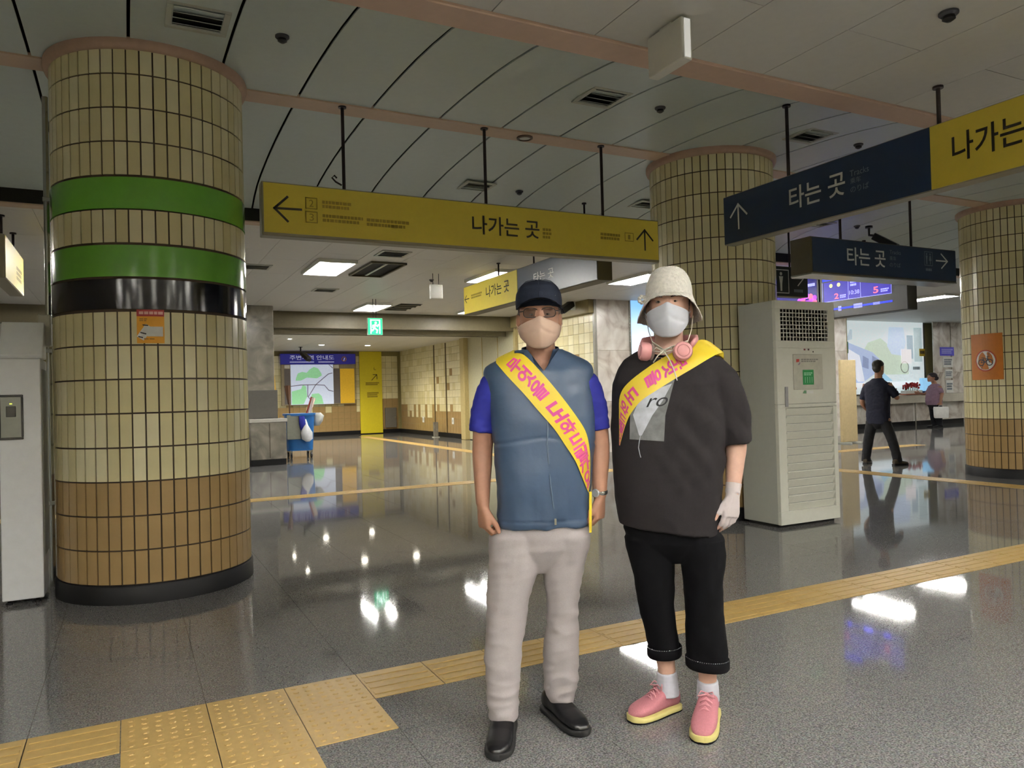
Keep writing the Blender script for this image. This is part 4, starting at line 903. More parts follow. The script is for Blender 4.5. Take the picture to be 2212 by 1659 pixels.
def tree(*meshes):
    v = []; f = []
    for me in meshes:
        k = len(v); v += [x.co.copy() for x in me.vertices]; f += [tuple(i+k for i in p.vertices) for p in me.polygons]
    return BVHTree.FromPolygons(v, f)
def ringloft(mb, rings, seg=14, e=2.0, cap=True):
    """rings: (centre, half-axis A, half-axis B)"""
    k0 = len(mb.v)
    for c, A, B in rings:
        c, A, B = Vector(c), Vector(A), Vector(B)
        for j in range(seg):
            a = 2*math.pi*j/seg; ca, sa = math.cos(a), math.sin(a)
            mb.v.append(tuple(c+A*math.copysign(abs(ca)**(2/e), ca)+B*math.copysign(abs(sa)**(2/e), sa)))
    n_ = len(rings)
    for i in range(n_-1):
        for j in range(seg):
            a = k0+i*seg+j; b = k0+i*seg+(j+1) % seg; mb.f.append((a, b, b+seg, a+seg))
    if cap: mb.f.append(tuple(k0+j for j in range(seg-1, -1, -1))); mb.f.append(tuple(k0+(n_-1)*seg+j for j in range(seg)))
    return mb
def limb(mb, pts, seg=16):
    """(x,y,z,r) chain with rounded ends, resampled so it bends smoothly"""
    P_ = [Vector(p[:3]) for p in pts]; rr = [p[3] for p in pts]; path = []; rad = []
    for i in range(len(P_)-1):
        for k in range(6):
            s = k/6; a = P_[max(i-1, 0)]; b = P_[i]; c = P_[i+1]; d = P_[min(i+2, len(P_)-1)]
            q = .5*((2*b)+(c-a)*s+(2*a-5*b+4*c-d)*s*s+(3*b-a-3*c+d)*s**3); path.append(q); rad.append(rr[i]+(rr[i+1]-rr[i])*s)
    path.append(P_[-1]); rad.append(rr[-1]); return mb.tube(path, rad, seg)
def hand(mb, w, d, t, curl, size=1., grow=0., cutf=1., spread=1., thumb=(.55, .75, .35), thumbcurl=25):
    """w wrist, d along the hand, t towards the thumb; curl in degrees per joint; cutf keeps that share of each finger"""
    w, d, t = Vector(w), Vector(d).normalized(), Vector(t); t = (t-d*t.dot(d)).normalized(); n_ = d.cross(t).normalized()
    if curl[0] < 0: n_ = -n_; curl = [-c for c in curl]
    s = size
    ringloft(mb, [(w-d*.02, t*(.026*s+grow), n_*(.021*s+grow)), (w+d*.01*s, t*(.028*s+grow), n_*(.020*s+grow)), (w+d*.035*s+t*.004*s, t*(.040*s+grow), n_*(.018*s+grow)), (w+d*.065*s+t*.002*s, t*(.043*s+grow), n_*(.016*s+grow)), (w+d*.088*s, t*(.040*s+grow), n_*(.013*s+grow))], 16, 2.4)
    for k, (off, ln, rr) in enumerate(((.030, .074, .0095), (.010, .082, .0098), (-.010, .076, .0092), (-.029, .060, .0083))):
        p = w+d*(.082-.003*abs(k-1))*s+t*off*s; a = 0; path = [p]; rad = [rr*s+grow]; ax = d+t*off*1.2*spread; ax.normalize(); tot = 0
        for j, fr in enumerate((.44, .31, .25)):
            a += R(curl[j]*(1+.08*k)); q = ax*math.cos(a)+n_*math.sin(a); L_ = ln*fr*s
            if tot+fr > cutf+.01: L_ *= max(0, (cutf-tot))/fr
            if L_ > .002:
                p = p+q*L_; path.append(p); rad.append((rr-.0009*(j+1))*s+grow)
            tot += fr
        m_ = []; mr_ = []
        for i in range(len(path)-1):
            for q in range(4): m_.append(path[i].lerp(path[i+1], q/4)); mr_.append(rad[i]+(rad[i+1]-rad[i])*q/4)
        m_.append(path[-1]); mr_.append(rad[-1])
        mb.tube(m_, mr_, 10); mb.ball(m_[-1], mr_[-1], 10, 6)
        for i in range(1, len(path)-1): mb.ball(path[i], rad[i]*1.04, 10, 6)
    b0 = w+d*.022*s+t*.022*s; dr = (d*thumb[0]+t*thumb[1]+n_*thumb[2]).normalized(); b1 = b0+dr*.038*s
    dr2 = (dr*math.cos(R(thumbcurl))+(d*.8+n_*.5).normalized()*math.sin(R(thumbcurl))).normalized(); b2 = b1+dr2*.03*s; b3 = b2+(dr2*.7+d*.5).normalized()*.024*s
    if cutf < 1: b3 = b2
    mb.tube([b0, b1, b2, b3], [.014*s+grow, .0115*s+grow, .0105*s+grow, .0088*s+grow], 10); mb.ball(b3, .0088*s+grow, 10, 6); mb.ball(b1, .0118*s+grow, 10, 6)
    return mb
def head(mb, cx, cy_, zc, s=1., tilt=0., w=1.):
    """skull, jaw, ears, brow and nose; zc is the chin"""
    rows = [(.0, .026, .030, -.062), (.010, .042, .050, -.050), (.028, .054, .070, -.034), (.055, .064, .086, -.018), (.09, .071, .094, -.008), (.13, .075, .098, 0), (.165, .0765, .099, .003), (.195, .073, .094, .006), (.22, .063, .080, .008), (.238, .045, .058, .010), (.246, .02, .03, .012)]
    mb.loft([(cx+tilt*z*s, cy_+y*s, zc+z*s, rx*s*w, ry*s, 2.15) for z, rx, ry, y in rows], 36)
    ex = lambda z: cx+tilt*z*s
    for sd in (-1, 1):
        mb.ball((ex(.105)+sd*.079*s*w, cy_+.012*s, zc+.105*s), (.010*s, .019*s, .033*s), 12, 8)
        mb.ball((ex(.135)+sd*.032*s, cy_-.088*s, zc+.142*s), (.027*s, .012*s, .007*s), 12, 6)
    mb.tube([(ex(.13), cy_-.094*s, zc+.135*s), (ex(.1), cy_-.104*s, zc+.10*s), (ex(.08), cy_-.112*s, zc+.082*s)], [.009*s, .011*s, .015*s], 10)
    mb.ball((ex(.05), cy_-.088*s, zc+.052*s), (.024*s, .012*s, .010*s), 12, 6)
    return mb
def eyes(root, cx, cy_, z, s, tilt=0., squint=.5):
    for sd in (-1, 1):
        x = cx+sd*.031*s
        e = MB().ball((x, cy_, z), (.0115*s, .010*s, .0068*s*(.5+squint)), 14, 8).build('eye', mat('eye_white_shaded', '#a89c92', .25), root, smooth=True)  # whites darkened to stand in for shade under the brim
        MB().ball((x, cy_-.0075*s, z-.0005), (.0052*s, .004*s, .0052*s*(.5+squint)), 12, 8).build('iris', mat('iris_dark', '#1c1410', .2), e, smooth=True)
def mask(root, m, cx, cy_, zt, zb, w, s=1., tilt=0., ears=None):
    """folded face mask: a shell that stands off the face, with a chin seam"""
    n_, k_ = 25, 17; v = []
    for j in range(k_):
        q = j/(k_-1)
        for i in range(n_):
            u = -1+2*i/(n_-1); au = abs(u)
            zt_ = zt-.024*s*au**1.5+.006*s*math.exp(-(u/.18)**2); zb_ = zb+.040*s*au**2.6
            z = zt_+(zb_-zt_)*q
            wd = w*(1-.05*q-.12*q**4); prof = (.088+.030*math.sin(math.pi*min(1, .16+q*.80))**.8)*s
            ridge = (1-au**1.8)**.5 if au < 1 else 0
            y = cy_-.018*s-(prof-.012)*ridge-(.012*s*math.exp(-(u/.22)**2)*(1-q)**2)
            crease = -.004*s*math.exp(-((au-.55-.15*(1-q))/.07)**2)*(1-abs(2*q-.9))
            fold = .005*s*math.exp(-((q-.38-.25*au)/.05)**2)-.003*s*math.exp(-(u/.05)**2)*(q > .4)
            v.append(Vector((cx+wd*u+tilt*(z-zb), y-crease+fold, z)))
    f = [(j*n_+i, j*n_+i+1, (j+1)*n_+i+1, (j+1)*n_+i) for j in range(k_-1) for i in range(n_-1)]
    b = MB().add(v, f); k = len(v); b.v += [tuple(p+Vector((0, .003, 0))) for p in v]; b.f += [tuple(i+k for i in reversed(q)) for q in f]
    rim = [i for i in range(n_)]+[j*n_+n_-1 for j in range(1, k_)]+[(k_-1)*n_+i for i in range(n_-2, -1, -1)]+[j*n_ for j in range(k_-2, 0, -1)]
    for a, c in zip(rim, rim[1:]+rim[:1]): b.f.append((a, a+k, c+k, c))
    o = b.build('face_mask', m, root, smooth=70)
    for sd, i in ((-1, 0), (1, n_-1)):
        for j in (1, k_-3):
            p = v[j*n_+i]; MB().tube([p, p.lerp(Vector((cx+sd*.083*s, cy_+.02*s, zt-.005*s)), .6)+Vector((sd*.006, 0, 0)), (cx+sd*.083*s, cy_+.024*s, zt+.0*s)], .0016, 6).build('ear_loop', m, o, smooth=True)
    return o
def shoe(root, name, heel, toe, um, sm, lift=.028, wid=.046, hgt=.09, tongue=None, laces=None, ym=None):
    heel, toe = Vector(heel+(0,)), Vector(toe+(0,)); d = toe-heel; L_ = d.length; d.normalize(); sd = Vector((d.y, -d.x, 0)); up_ = Vector((0, 0, 1))
    st = [(0, .55, .72), (.04, .72, .86), (.12, .80, 1.0), (.25, .80, 1.02), (.38, .86, .92), (.5, .94, .74), (.62, 1.0, .60), (.75, 1.0, .52), (.86, .90, .45), (.94, .70, .36), (.985, .42, .25), (1., .2, .15)]
    b = MB(); ringloft(b, [(heel+d*L_*s+up_*(lift*.7+hgt*h/2), sd*wid*w, up_*hgt*h/2) for s, w, h in st], 24, 2.5)
    u_ = ob('upper', fuse(b, .0045, 3), um, root); u_.name = name
    b = MB()
    for s, w, h in st: pass
    ringloft(b, [(heel+d*(L_*(s*1.04-.02))+up_*(lift/2+(.004 if s > .9 else 0)), sd*(wid*w*1.08+.002), up_*lift/2) for s, w, h in st], 24, 5)
    b.build('sole', sm, u_, smooth=50)
    if ym: ringloft(bb := MB(), [(heel+d*(L_*(s*1.045-.0225))+up_*.004, sd*(wid*w*1.09+.002), up_*.004) for s, w, h in st], 24, 5); bb.build('outsole', ym, u_, smooth=50)
    if laces:
        for q in (.36, .43, .50, .57):
            c = heel+d*L_*q; zz = lift*.7+hgt*(.97-(q-.36)*1.55)
            MB().tube([c+sd*.026+up_*(zz-.012), c+up_*(zz+.006)+d*.012, c-sd*.026+up_*(zz-.012)], .0032, 6).tube([c-sd*.024+up_*(zz-.010)+d*.01, c+up_*(zz+.008), c+sd*.024+up_*(zz-.010)+d*.012], .0032, 6).build('lace', laces, u_, smooth=True)
        c = heel+d*L_*.34; zz = lift*.7+hgt*1.0
        for e in (-1, 1): MB().tube([c+up_*zz, c+sd*e*.022+up_*(zz+.012)+d*.012, c+sd*e*.034+up_*(zz-.004)+d*.026, c+up_*zz+d*.008], .0028, 6).build('bow_loop', laces, u_, smooth=True)
    return u_
CAMD = None
def drape_pt(tr, D_, x, z, off, last=[None]):
    o = Vector((0, -D_, 1.3)); d = (Vector((x, 0, z))-o).normalized(); h = tr.ray_cast(o, d)
    if h[0] is None: return (last[0] if last[0] is not None else Vector((x, 0, z)))
    p = h[0]-d*off+h[1]*0; last[0] = p; return p
def strip(tr, D_, lo, hi, n_, k_, off):
    """grid of points on the clothed body between two seen edges"""
    def interp(L_, s):
        f = s*(len(L_)-1); i = min(int(f), len(L_)-2); q = f-i; a = L_[max(i-1, 0)]; b = L_[i]; c = L_[i+1]; d = L_[min(i+2, len(L_)-1)]
        return tuple(.5*(2*b[k]+(c[k]-a[k])*q+(2*a[k]-5*b[k]+4*c[k]-d[k])*q*q+(3*b[k]-a[k]-3*c[k]+d[k])*q**3) for k in (0, 1))
    G = []
    for i in range(n_):
        a, c = interp(lo, i/(n_-1)), interp(hi, i/(n_-1)); row = []; last = [None]
        for k in range(k_):
            v = k/(k_-1); x, z = a[0]+(c[0]-a[0])*v, a[1]+(c[1]-a[1])*v
            row.append(drape_pt(tr, D_, x, z, off, last))
        G.append(row)
    for it in range(3):     # cloth bridges small hollows
        for i in range(1, n_-1):
            for k in range(k_): y = (G[i-1][k].y+G[i+1][k].y)/2; G[i][k] = Vector((G[i][k].x, min(G[i][k].y, y*.5+G[i][k].y*.5), G[i][k].z))
    return G
def grid_mesh(b, G, thick=Vector((0, .002, 0))):
    n_, k_ = len(G), len(G[0]); v = [p for r in G for p in r]; f = [(i*k_+k, i*k_+k+1, (i+1)*k_+k+1, (i+1)*k_+k) for i in range(n_-1) for k in range(k_-1)]
    b.add(v, f); b.add([p+thick for p in v], [tuple(reversed(q)) for q in f]); return b
def grid_fn(G, off):
    n_, k_ = len(G), len(G[0])
    def fn(v, s):
        s = min(max(s, 0), .9999)*(n_-1); v = min(max(v, 0), .9999)*(k_-1); i, k = int(s), int(v); a, c = s-i, v-k
        p = (G[i][k]*(1-a)+G[i+1][k]*a)*(1-c)+(G[i][k+1]*(1-a)+G[i+1][k+1]*a)*c
        return p+Vector((0, -off, 0))
    return fn
def sash(root, tr, D_, lo, hi, back, ym, pm_, text, spots, sz, flip=False):
    G = strip(tr, D_, lo, hi, 40, 9, .007)
    o = grid_mesh(MB(), G).build('sash', ym, root, smooth=50, fix=False)
    # over the shoulder and down the back to the hip
    B = []; top = G[0]
    for y in (-.045, -.02, .005, .03, .055):
        row = []
        for k in range(9):
            h = tr.ray_cast(Vector((top[k].x+back[0]*(y+.05), y, 2.)), Vector((0, 0, -1))); row.append(Vector((top[k].x+back[0]*(y+.05), y, (h[0].z if h[0] else top[k].z)+.007)))
        if all(y > t_.y+.004 for t_ in top): B.append(row)
    e0 = B[-1]
    for q in range(1, 13):
        s_ = q/12; row = []
        for k in range(9):
            x = e0[k].x+(back[1]+back[3]*(k-4)-e0[k].x)*s_; z = e0[k].z-.03+(back[2]+back[4]*(k-4)-e0[k].z+.03)*s_
            h = tr.ray_cast(Vector((x, 2., z)), Vector((0, -1, 0))); row.append(Vector((x, (h[0].y if h[0] else .03)+.008, z)))
        B.append(row)
    b = MB(); grid_mesh(b, [top]+B, Vector((0, .0005, -.002))); b.build('sash_back', ym, o, smooth=50, fix=False)
    ln = [0]
    for i in range(1, len(G)): ln.append(ln[-1]+(G[i][4]-G[i-1][4]).length)
    T_ = ln[-1]; fn = grid_fn(G, .0025)
    for ch, s0, sc in zip(text, *spots):
        if ch == ' ': continue
        v, f, asp = glyphs(ch, .034); wdt = (G[int(s0*39)][0]-G[int(s0*39)][8]).length
        hx = min(.42, sz*.5/max(wdt, .02)*1.02); hs = sz/T_*.5*sc
        b = MB(); b.add([fn(.5+(p[0]-.5)*2*hx, s0-(p[1]-.5)*2*hs) for p in v], f); b.build('lettering', pm_, o, fix=False)
    return o, G
skin = mat('skin_tan', '#a87c64', .5, var=.06, scale=40); skin2 = mat('skin_light', '#c9a18c', .5, var=.06, scale=40)
yel = mat('sash_satin', '#e2c832', .42, var=.03, scale=8); mag = mat('sash_print', '#d4468f', .5)

def frame_for(P):
    return math.atan2(-P[0], P[1])
# ------------------------------------------------------------------ man in the navy vest
P = (1.388, 2.604); DM = math.hypot(*P)
b = MB()
head(b, .061, .0, 1.478, 1.03)
b.loft([(.063, .012, 1.30, .10, .08), (.064, .012, 1.38, .075, .07), (.065, .014, 1.43, .060, .062), (.064, .012, 1.50, .056, .060), (.062, .008, 1.55, .055, .06)], 28)
b.loft([(.055, 0, .70, .11, .07), (.056, 0, .85, .14, .095), (.058, 0, 1.0, .155, .115), (.058, 0, 1.2, .17, .11), (.058, .005, 1.32, .175, .095), (.06, .01, 1.385, .13, .075), (.062, .012, 1.42, .07, .06)], 32)
for pts in (((-.085, .01, 1.335, .042), (-.155, .012, 1.22, .045), (-.174, .012, 1.10, .041), (-.176, -.004, 1.03, .0385), (-.177, -.022, .94, .031), (-.177, -.032, .875, .0265)),
            ((.195, .01, 1.335, .042), (.264, .012, 1.22, .045), (.283, .012, 1.11, .041), (.284, 0, 1.04, .038), (.280, -.014, .96, .031), (.277, -.022, .895, .0265))): limb(b, pts)
hand(b, (-.176, -.034, .878), (.03, -.06, -1), (.45, -.89, 0), (-38, -62, -48), 1.06, thumb=(.80, .42, .38))
hand(b, (.277, -.024, .898), (-.05, -.05, -1), (-.45, -.89, 0), (38, 62, 48), 1.02, thumb=(.80, .42, .38))
limb(b, ((-.03, 0, .75, .07), (-.085, -.01, .5, .055), (-.112, -.025, .3, .045), (-.115, -.04, .09, .036))); limb(b, ((.13, 0, .75, .07), (.125, .035, .5, .05), (.116, .065, .3, .045), (.107, .09, .09, .036)))
man = ob('person', fuse(b, .0046, 3), skin, None, (P[0], P[1], 0), (0, 0, frame_for(P)))
tag(man, 'person in a dark cap, blue vest and grey trousers wearing a yellow sash', 'person')
eyes(man, .061, -.0900, 1.478+.122, .95, squint=.15)
# shirt sleeves
shirt = mat('royal_blue_cotton', '#191f86', .75, var=.08)
for pts in (((-.085, .005, 1.335, .050), (-.118, .005, 1.325, .066), (-.148, .006, 1.26, .062), (-.168, .008, 1.20, .055), (-.175, .010, 1.155, .053)), ((.195, .005, 1.335, .050), (.228, .005, 1.325, .066), (.256, .006, 1.26, .058), (.273, .008, 1.20, .051), (.279, .010, 1.152, .048))):
    b = MB(); limb(b, pts, 24); me = fuse(b, .005, 2)
    wrinkle(me, lambda c: .004*noise.noise(c*22)+.003*noise.noise(Vector((c.x*30, c.y*30, c.z*60)))); ob('shirt_sleeve', me, shirt, man)
# vest
vest_rings = [(.059, 0, .785, .176, .118, 2.5), (.059, 0, .80, .180, .122, 2.5), (.060, -.004, .90, .182, .132, 2.5), (.063, -.006, 1.0, .188, .136, 2.5), (.066, -.005, 1.1, .198, .134, 2.5), (.064, -.003, 1.2, .204, .130, 2.5), (.058, 0, 1.29, .208, .122, 2.5), (.055, .002, 1.35, .212, .112, 2.5), (.054, .004, 1.385, .217, .104, 2.4), (.054, .006, 1.405, .211, .096, 2.3), (.055, .007, 1.422, .192, .090, 2.2), (.057, .008, 1.440, .158, .084, 2.1), (.060, .010, 1.457, .122, .079, 2.0), (.061, .010, 1.470, .092, .076, 2.0), (.061, .010, 1.482, .079, .074, 2.0)]
b = MB(); b.loft(vest_rings, 56); vest_me = fuse(b, .0062, 3)
def vw(c):
    f = .0045*noise.noise(Vector((c.x*9, c.y*9, c.z*7)))+.003*noise.noise(Vector((c.x*20, c.y*20, c.z*14)))
    f += .008*(.3-abs(noise.noise(Vector((c.x*5+c.z*4, c.y*5, c.z*9-c.x*6+2)))))*(.5+max(0, 1.25-c.z)*1.6)
    lo_ = max(0, (1.02-c.z)/.22); f += .006*lo_*noise.noise(Vector((c.x*26, c.y*14, c.z*8+3)))
    f -= .004*math.exp(-((c.z-1.135+.15*abs(c.x-.06))/.006)**2)+.003*math.exp(-((c.z-.815)/.005)**2); return f
wrinkle(vest_me, vw); trv = tree(vest_me); vcut(vest_me, .072, 1.384, .72, 1.470)
vest = ob('vest', vest_me, mat('vest_nylon', '#3a4d66', .42, var=.10, scale=5, bump=.08, bscale=40), man)
dark = mat('vest_collar', '#26364e', .5)
def colpts(side):
    q = []
    for k in range(9):
        s = k/8; a = R(-90+side*(40+s*140)); rr = .081-.005*s
        q.append((Vector((.062+rr*math.cos(a)*1.02, .010+rr*math.sin(a)*(1.02 if s > .3 else 1.05), 1.440+.026*s)), Vector((.062+(rr-.006)*math.cos(a), .010+(rr-.005)*math.sin(a), 1.468+.032*s))))
    return q
for side in (-1, 1):
    G = [[Vector((.072+side*.004, -.122, 1.388)), Vector((.072+side*.016, -.118, 1.404))]]+[[a, c] for a, c in colpts(side)]
    G = [[r[0].lerp(r[1], v) for v in (0, .33, .66, 1)] for r in G]
    b = MB(); grid_mesh(b, G, Vector((0, .006, 0))); b.build('collar', dark, vest, smooth=60, fix=False)
zp = [drape_pt(trv, DM, x, z, .002) for x, z in ((.072, 1.37), (.078, 1.28), (.084, 1.165), (.080, 1.10), (.088, .95), (.096, .87), (.104, .797))]
MB().tube(zp, .0022, 6).build('zip', mat('zip_silver', '#6f7f92', .4, metal=.4), vest, smooth=True); MB().box(-.004, .004, -.003, .003, -.012, .012, Matrix.Translation(zp[-1]+Vector((0, -.003, 0)))).build('zip_pull', M_['steel'], vest)
# trousers
b = MB()
b.loft([(.042, .010, .60, .025, .05, 2.0), (.043, .009, .63, .06, .07, 2.2), (.046, .008, .665, .12, .088, 2.3), (.055, .008, .70, .165, .105, 2.4), (.060, .008, .75, .177, .112, 2.4), (.060, .005, .80, .170, .110, 2.4), (.060, 0, .84, .166, .108, 2.4)], 40)
for pts in (((-.03, .004, .80, .08, .09), (-.050, 0, .75, .106, .105), (-.058, -.002, .70, .102, .101), (-.062, -.008, .63, .100, .094), (-.087, -.012, .52, .085, .088), (-.097, -.02, .42, .078, .082), (-.112, -.03, .31, .073, .078), (-.118, -.042, .18, .064, .073), (-.118, -.05, .10, .058, .070), (-.117, -.052, .062, .053, .066)),
            ((.12, .004, .80, .08, .09), (.145, .006, .75, .096, .105), (.146, .012, .70, .090, .101), (.133, .025, .63, .086, .09), (.126, .04, .52, .066, .084), (.124, .055, .42, .062, .08), (.117, .07, .31, .068, .078), (.112, .085, .18, .072, .074), (.110, .092, .10, .060, .070), (.111, .096, .052, .045, .062))):
    b.loft([(x, y, z, rx, ry, 2.2) for x, y, z, rx, ry in reversed(pts)], 32)
tro = fuse(b, .0055, 3)
def tw(c):
    k = .7+1.1*math.exp(-((c.z-.13)/.13)**2)+.5*math.exp(-((c.z-.42)/.12)**2)
    return .0058*k*(.35-abs(noise.noise(Vector((c.x*7+c.z*11, c.y*7, c.z*17-c.x*9)))))+.0025*k*noise.noise(Vector((c.x*8+c.z*9, c.y*8, c.z*16)))+.0026*noise.noise(Vector((c.x*25, c.y*25, c.z*9)))+.0022*k*noise.noise(Vector((c.x*14-c.z*20, c.y*10, c.z*34)))
wrinkle(tro, tw); ob('trousers', tro, mat('grey_trouser_cloth', '#a39c9b', .75, var=.05, scale=300, bump=.1, bscale=500), man)
blk = mat('black_leather', '#0f0f12', .32, var=.1)
shoe(man, 'shoe', (-.105, .035), (-.137, -.27), blk, mat('black_rubber', '#101012', .6), .024, .049, .082)
shoe(man, 'shoe', (.055, .165), (.190, -.095), blk, MATS['black_rubber'], .024, .047, .086)
# cap
navy = mat('cap_navy', '#151b28', .85, spec=.2, var=.08, scale=60, bump=.1, bscale=300)
b = MB(); b.loft([(.061, .004, 1.632, .0905, .108, 2.1), (.061, .004, 1.660, .0920, .110, 2.15), (.061, .006, 1.690, .0885, .105, 2.2), (.061, .008, 1.715, .077, .092, 2.2), (.061, .010, 1.733, .055, .068, 2.1), (.061, .012, 1.742, .028, .036, 2.0)], 40)
cap = ob('cap', fuse(b, .0045, 4), navy, man)
G = []
for i in range(21):
    u = -1+i/10; row = []
    for k in range(8):
        s = k/7; y0 = .004-.109*math.sqrt(max(0, 1-(u*.96)**2)); ext = .072*math.sqrt(max(0, 1-abs(u)**2.6))
        row.append(Vector((.061+.0905*u*(1-.02*s), y0-ext*s+.004, 1.660-.026*u*u-.006*s-.010*s*(1-u*u)*0)))
    G.append(row)
b = MB(); grid_mesh(b, G, Vector((0, 0, -.003))); b.build('brim', navy, cap, smooth=50, fix=False); MB().ball((.061, .012, 1.743), (.008, .008, .004), 10, 6).build('button', navy, cap, smooth=True)
MB().ball((.122, -.075, 1.672), .003, 8, 6).build('eyelet', M_['steel'], cap, smooth=True)
for a in range(6): an = R(30+60*a); MB().tube([(.061+.0925*math.cos(an)*q, .006+.111*math.sin(an)*q, z+.0008) for q, z in ((1.0, 1.655), (.965, 1.69), (.84, 1.716), (.60, 1.735), (.3, 1.744), (.05, 1.746))], .0012, 5).build('seam', navy, cap, smooth=True)
mask(man, mat('mask_beige', '#c2a692', .7, var=.03), .061, .0, 1.585, 1.470, .083, 1.03)
# glasses
gl = MB()
fr = mat('glasses_frame', '#241c1a', .3)
gg = thing('glasses_tmp', 'x', 'x'); D.objects.remove(gg)
b = MB()
for sd in (-1, 1):
    c = (.061+sd*.034, -.101, 1.606); b.tube([(c[0]+.027*math.copysign(abs(math.cos(a))**.7, math.cos(a)), c[1]+.006*abs(math.cos(a))*0+(.006 if sd*math.cos(a) > .5 else 0), c[2]+.018*math.copysign(abs(math.sin(a))**.7, math.sin(a))) for a in [2*math.pi*k/24 for k in range(25)]], .0018, 6, cap=False)
    b.tube([(.061+sd*.061, -.094, 1.613), (.061+sd*.080, -.070, 1.613), (.061+sd*.084, .015, 1.610)], .0022, 6)
b.tube([(.054, -.101, 1.609), (.061, -.105, 1.613), (.068, -.101, 1.609)], .0018, 6)
gls = b.build('glasses', fr, man, smooth=True)
lm = D.materials.new('tinted_shade_lens'); lm.use_nodes = True; bb_ = lm.node_tree.nodes['Principled BSDF']; bb_.inputs['Base Color'].default_value = (.05, .04, .035, 1); bb_.inputs['Alpha'].default_value = .6; bb_.inputs['Roughness'].default_value = .08  # lens tint deepened to lay the cap brim's shade over the eyes
for sd in (-1, 1):
    c = (.061+sd*.034, -.101, 1.606); MB().add([(c[0]+.027*math.copysign(abs(math.cos(a))**.7, math.cos(a)), c[1]+.001, c[2]+.018*math.copysign(abs(math.sin(a))**.7, math.sin(a))) for a in [2*math.pi*k/24 for k in range(24)]], [tuple(range(24))]).build('lens', lm, gls, fix=False)
# hair at temples and nape
b = MB(); b.loft([(.061, .022, 1.555, .060, .062), (.061, .020, 1.585, .079, .085), (.061, .012, 1.63, .0835, .094), (.061, .01, 1.66, .082, .096)], 36)
hm = fuse(b, .005, 2); cut(hm, lambda c: c.y < -.035 or (c.z < 1.60 and c.y < .03)); wrinkle(hm, lambda c: .002*noise.noise(c*150)); ob('hair', hm, mat('hair_grey', '#4b4643', .7, var=.2, scale=200), man)
# watch
wt_ = MB().tube([(.2785+.0285*math.cos(a), -.019+.030*math.sin(a), .912+.004*math.sin(a)) for a in [2*math.pi*k/24 for k in range(25)]], [(.008, .0022)]*25, 8, cap=False).build('watch', M_['steel'], man, smooth=True)
MB().lathe([(.016, 0), (.017, .004), (.014, .008), (.001, .008)], 20, Matrix.Translation((.2785-.018, -.048, .911)) @ Matrix.Rotation(R(-35), 4, 'Z') @ Matrix.Rotation(R(90), 4, 'X')).build('watch_face', mat('watch_dial', '#d6dadd', .15, metal=.6), wt_, smooth=40)
# sash
lo = [(-.113, 1.424), (-.07, 1.371), (-.006, 1.299), (.045, 1.236), (.108, 1.16), (.15, 1.094), (.188, 1.032), (.212, .97), (.236, .906)]
hi = [(-.040, 1.460), (-.002, 1.452), (.062, 1.385), (.134, 1.295), (.197, 1.206), (.232, 1.144), (.245, 1.078), (.246, 1.013), (.242, .940)]
bk = (.0, .235, .93, .003, .011)
so, GM = sash(man, trv, DM, lo, hi, bk, yel, mag, '무엇을 도와드릴까요', ((.115, .205, .30, .36, .435, .535, .645, .745, .835, .925), (1,)*10), .060)
MB().add([(.232, -.075, .92), (.243, -.07, .92), (.238, -.075, .765), (.228, -.08, .765), (.232, -.073, .92), (.243, -.068, .92), (.238, -.073, .765), (.228, -.078, .765)], [(0, 1, 2, 3), (7, 6, 5, 4), (1, 5, 6, 2), (0, 3, 7, 4)]).build('sash_tail', yel, so)

# ------------------------------------------------------------------ woman in the black T-shirt
P = (1.901, 2.351); DW = math.hypot(*P)
b = MB()
head(b, .002, .0, 1.506, 1.02, 0., 1.02)
b.loft([(-.01, .015, 1.36, .10, .085), (-.006, .014, 1.43, .07, .066), (-.003, .014, 1.48, .056, .058), (0, .012, 1.53, .053, .057), (.001, .01, 1.57, .053, .057)], 28)
b.loft([(-.02, 0, .68, .12, .08), (-.02, 0, .85, .15, .10), (-.02, 0, 1.0, .155, .115), (-.02, 0, 1.2, .165, .115), (-.015, .005, 1.33, .165, .095), (-.012, .01, 1.40, .13, .08), (-.01, .012, 1.44, .07, .06)], 32)
ARM_R = ((.165, .01, 1.375, .052), (.215, .012, 1.22, .046), (.240, .012, 1.09, .041), (.236, -.002, 1.02, .0355), (.226, -.025, .94, .029), (.220, -.035, .895, .0255))
ARM_L = ((-.150, .03, 1.375, .052), (-.170, .055, 1.22, .046), (-.185, .07, 1.09, .041), (-.19, .065, 1.0, .034), (-.192, .055, .92, .028), (-.192, .05, .87, .0255))
limb(b, ARM_R); limb(b, ARM_L)
HR = dict(w=(.220, -.037, .895), d=(-.14, -.10, -1), t=(-.72, -.69, .1), curl=(14, 20, 14), size=.98, thumb=(.8, .5, .2), thumbcurl=12)
hand(b, **HR); hand(b, (-.192, .05, .87), (.02, -.02, -1), (.5, -.85, 0), (-30, -35, -25), .95)
limb(b, ((-.085, .02, .72, .07), (-.085, .04, .5, .055), (-.062, .07, .28, .044), (-.050, .085, .19, .036), (-.045, .088, .08, .034))); limb(b, ((.075, 0, .72, .07), (.10, .01, .5, .055), (.108, .04, .28, .044), (.110, .055, .19, .036), (.110, .06, .08, .034)))
wom = ob('person', fuse(b, .0046, 3), skin2, None, (P[0], P[1], 0), (0, 0, frame_for(P)))
tag(wom, 'person in a cream knit hat, black T-shirt and pink trainers wearing a yellow sash', 'person')
eyes(wom, -.006, -.0895, 1.506+.132, 1.0, squint=.22)
brow = mat('brow_dark', '#3a2c26', .7)
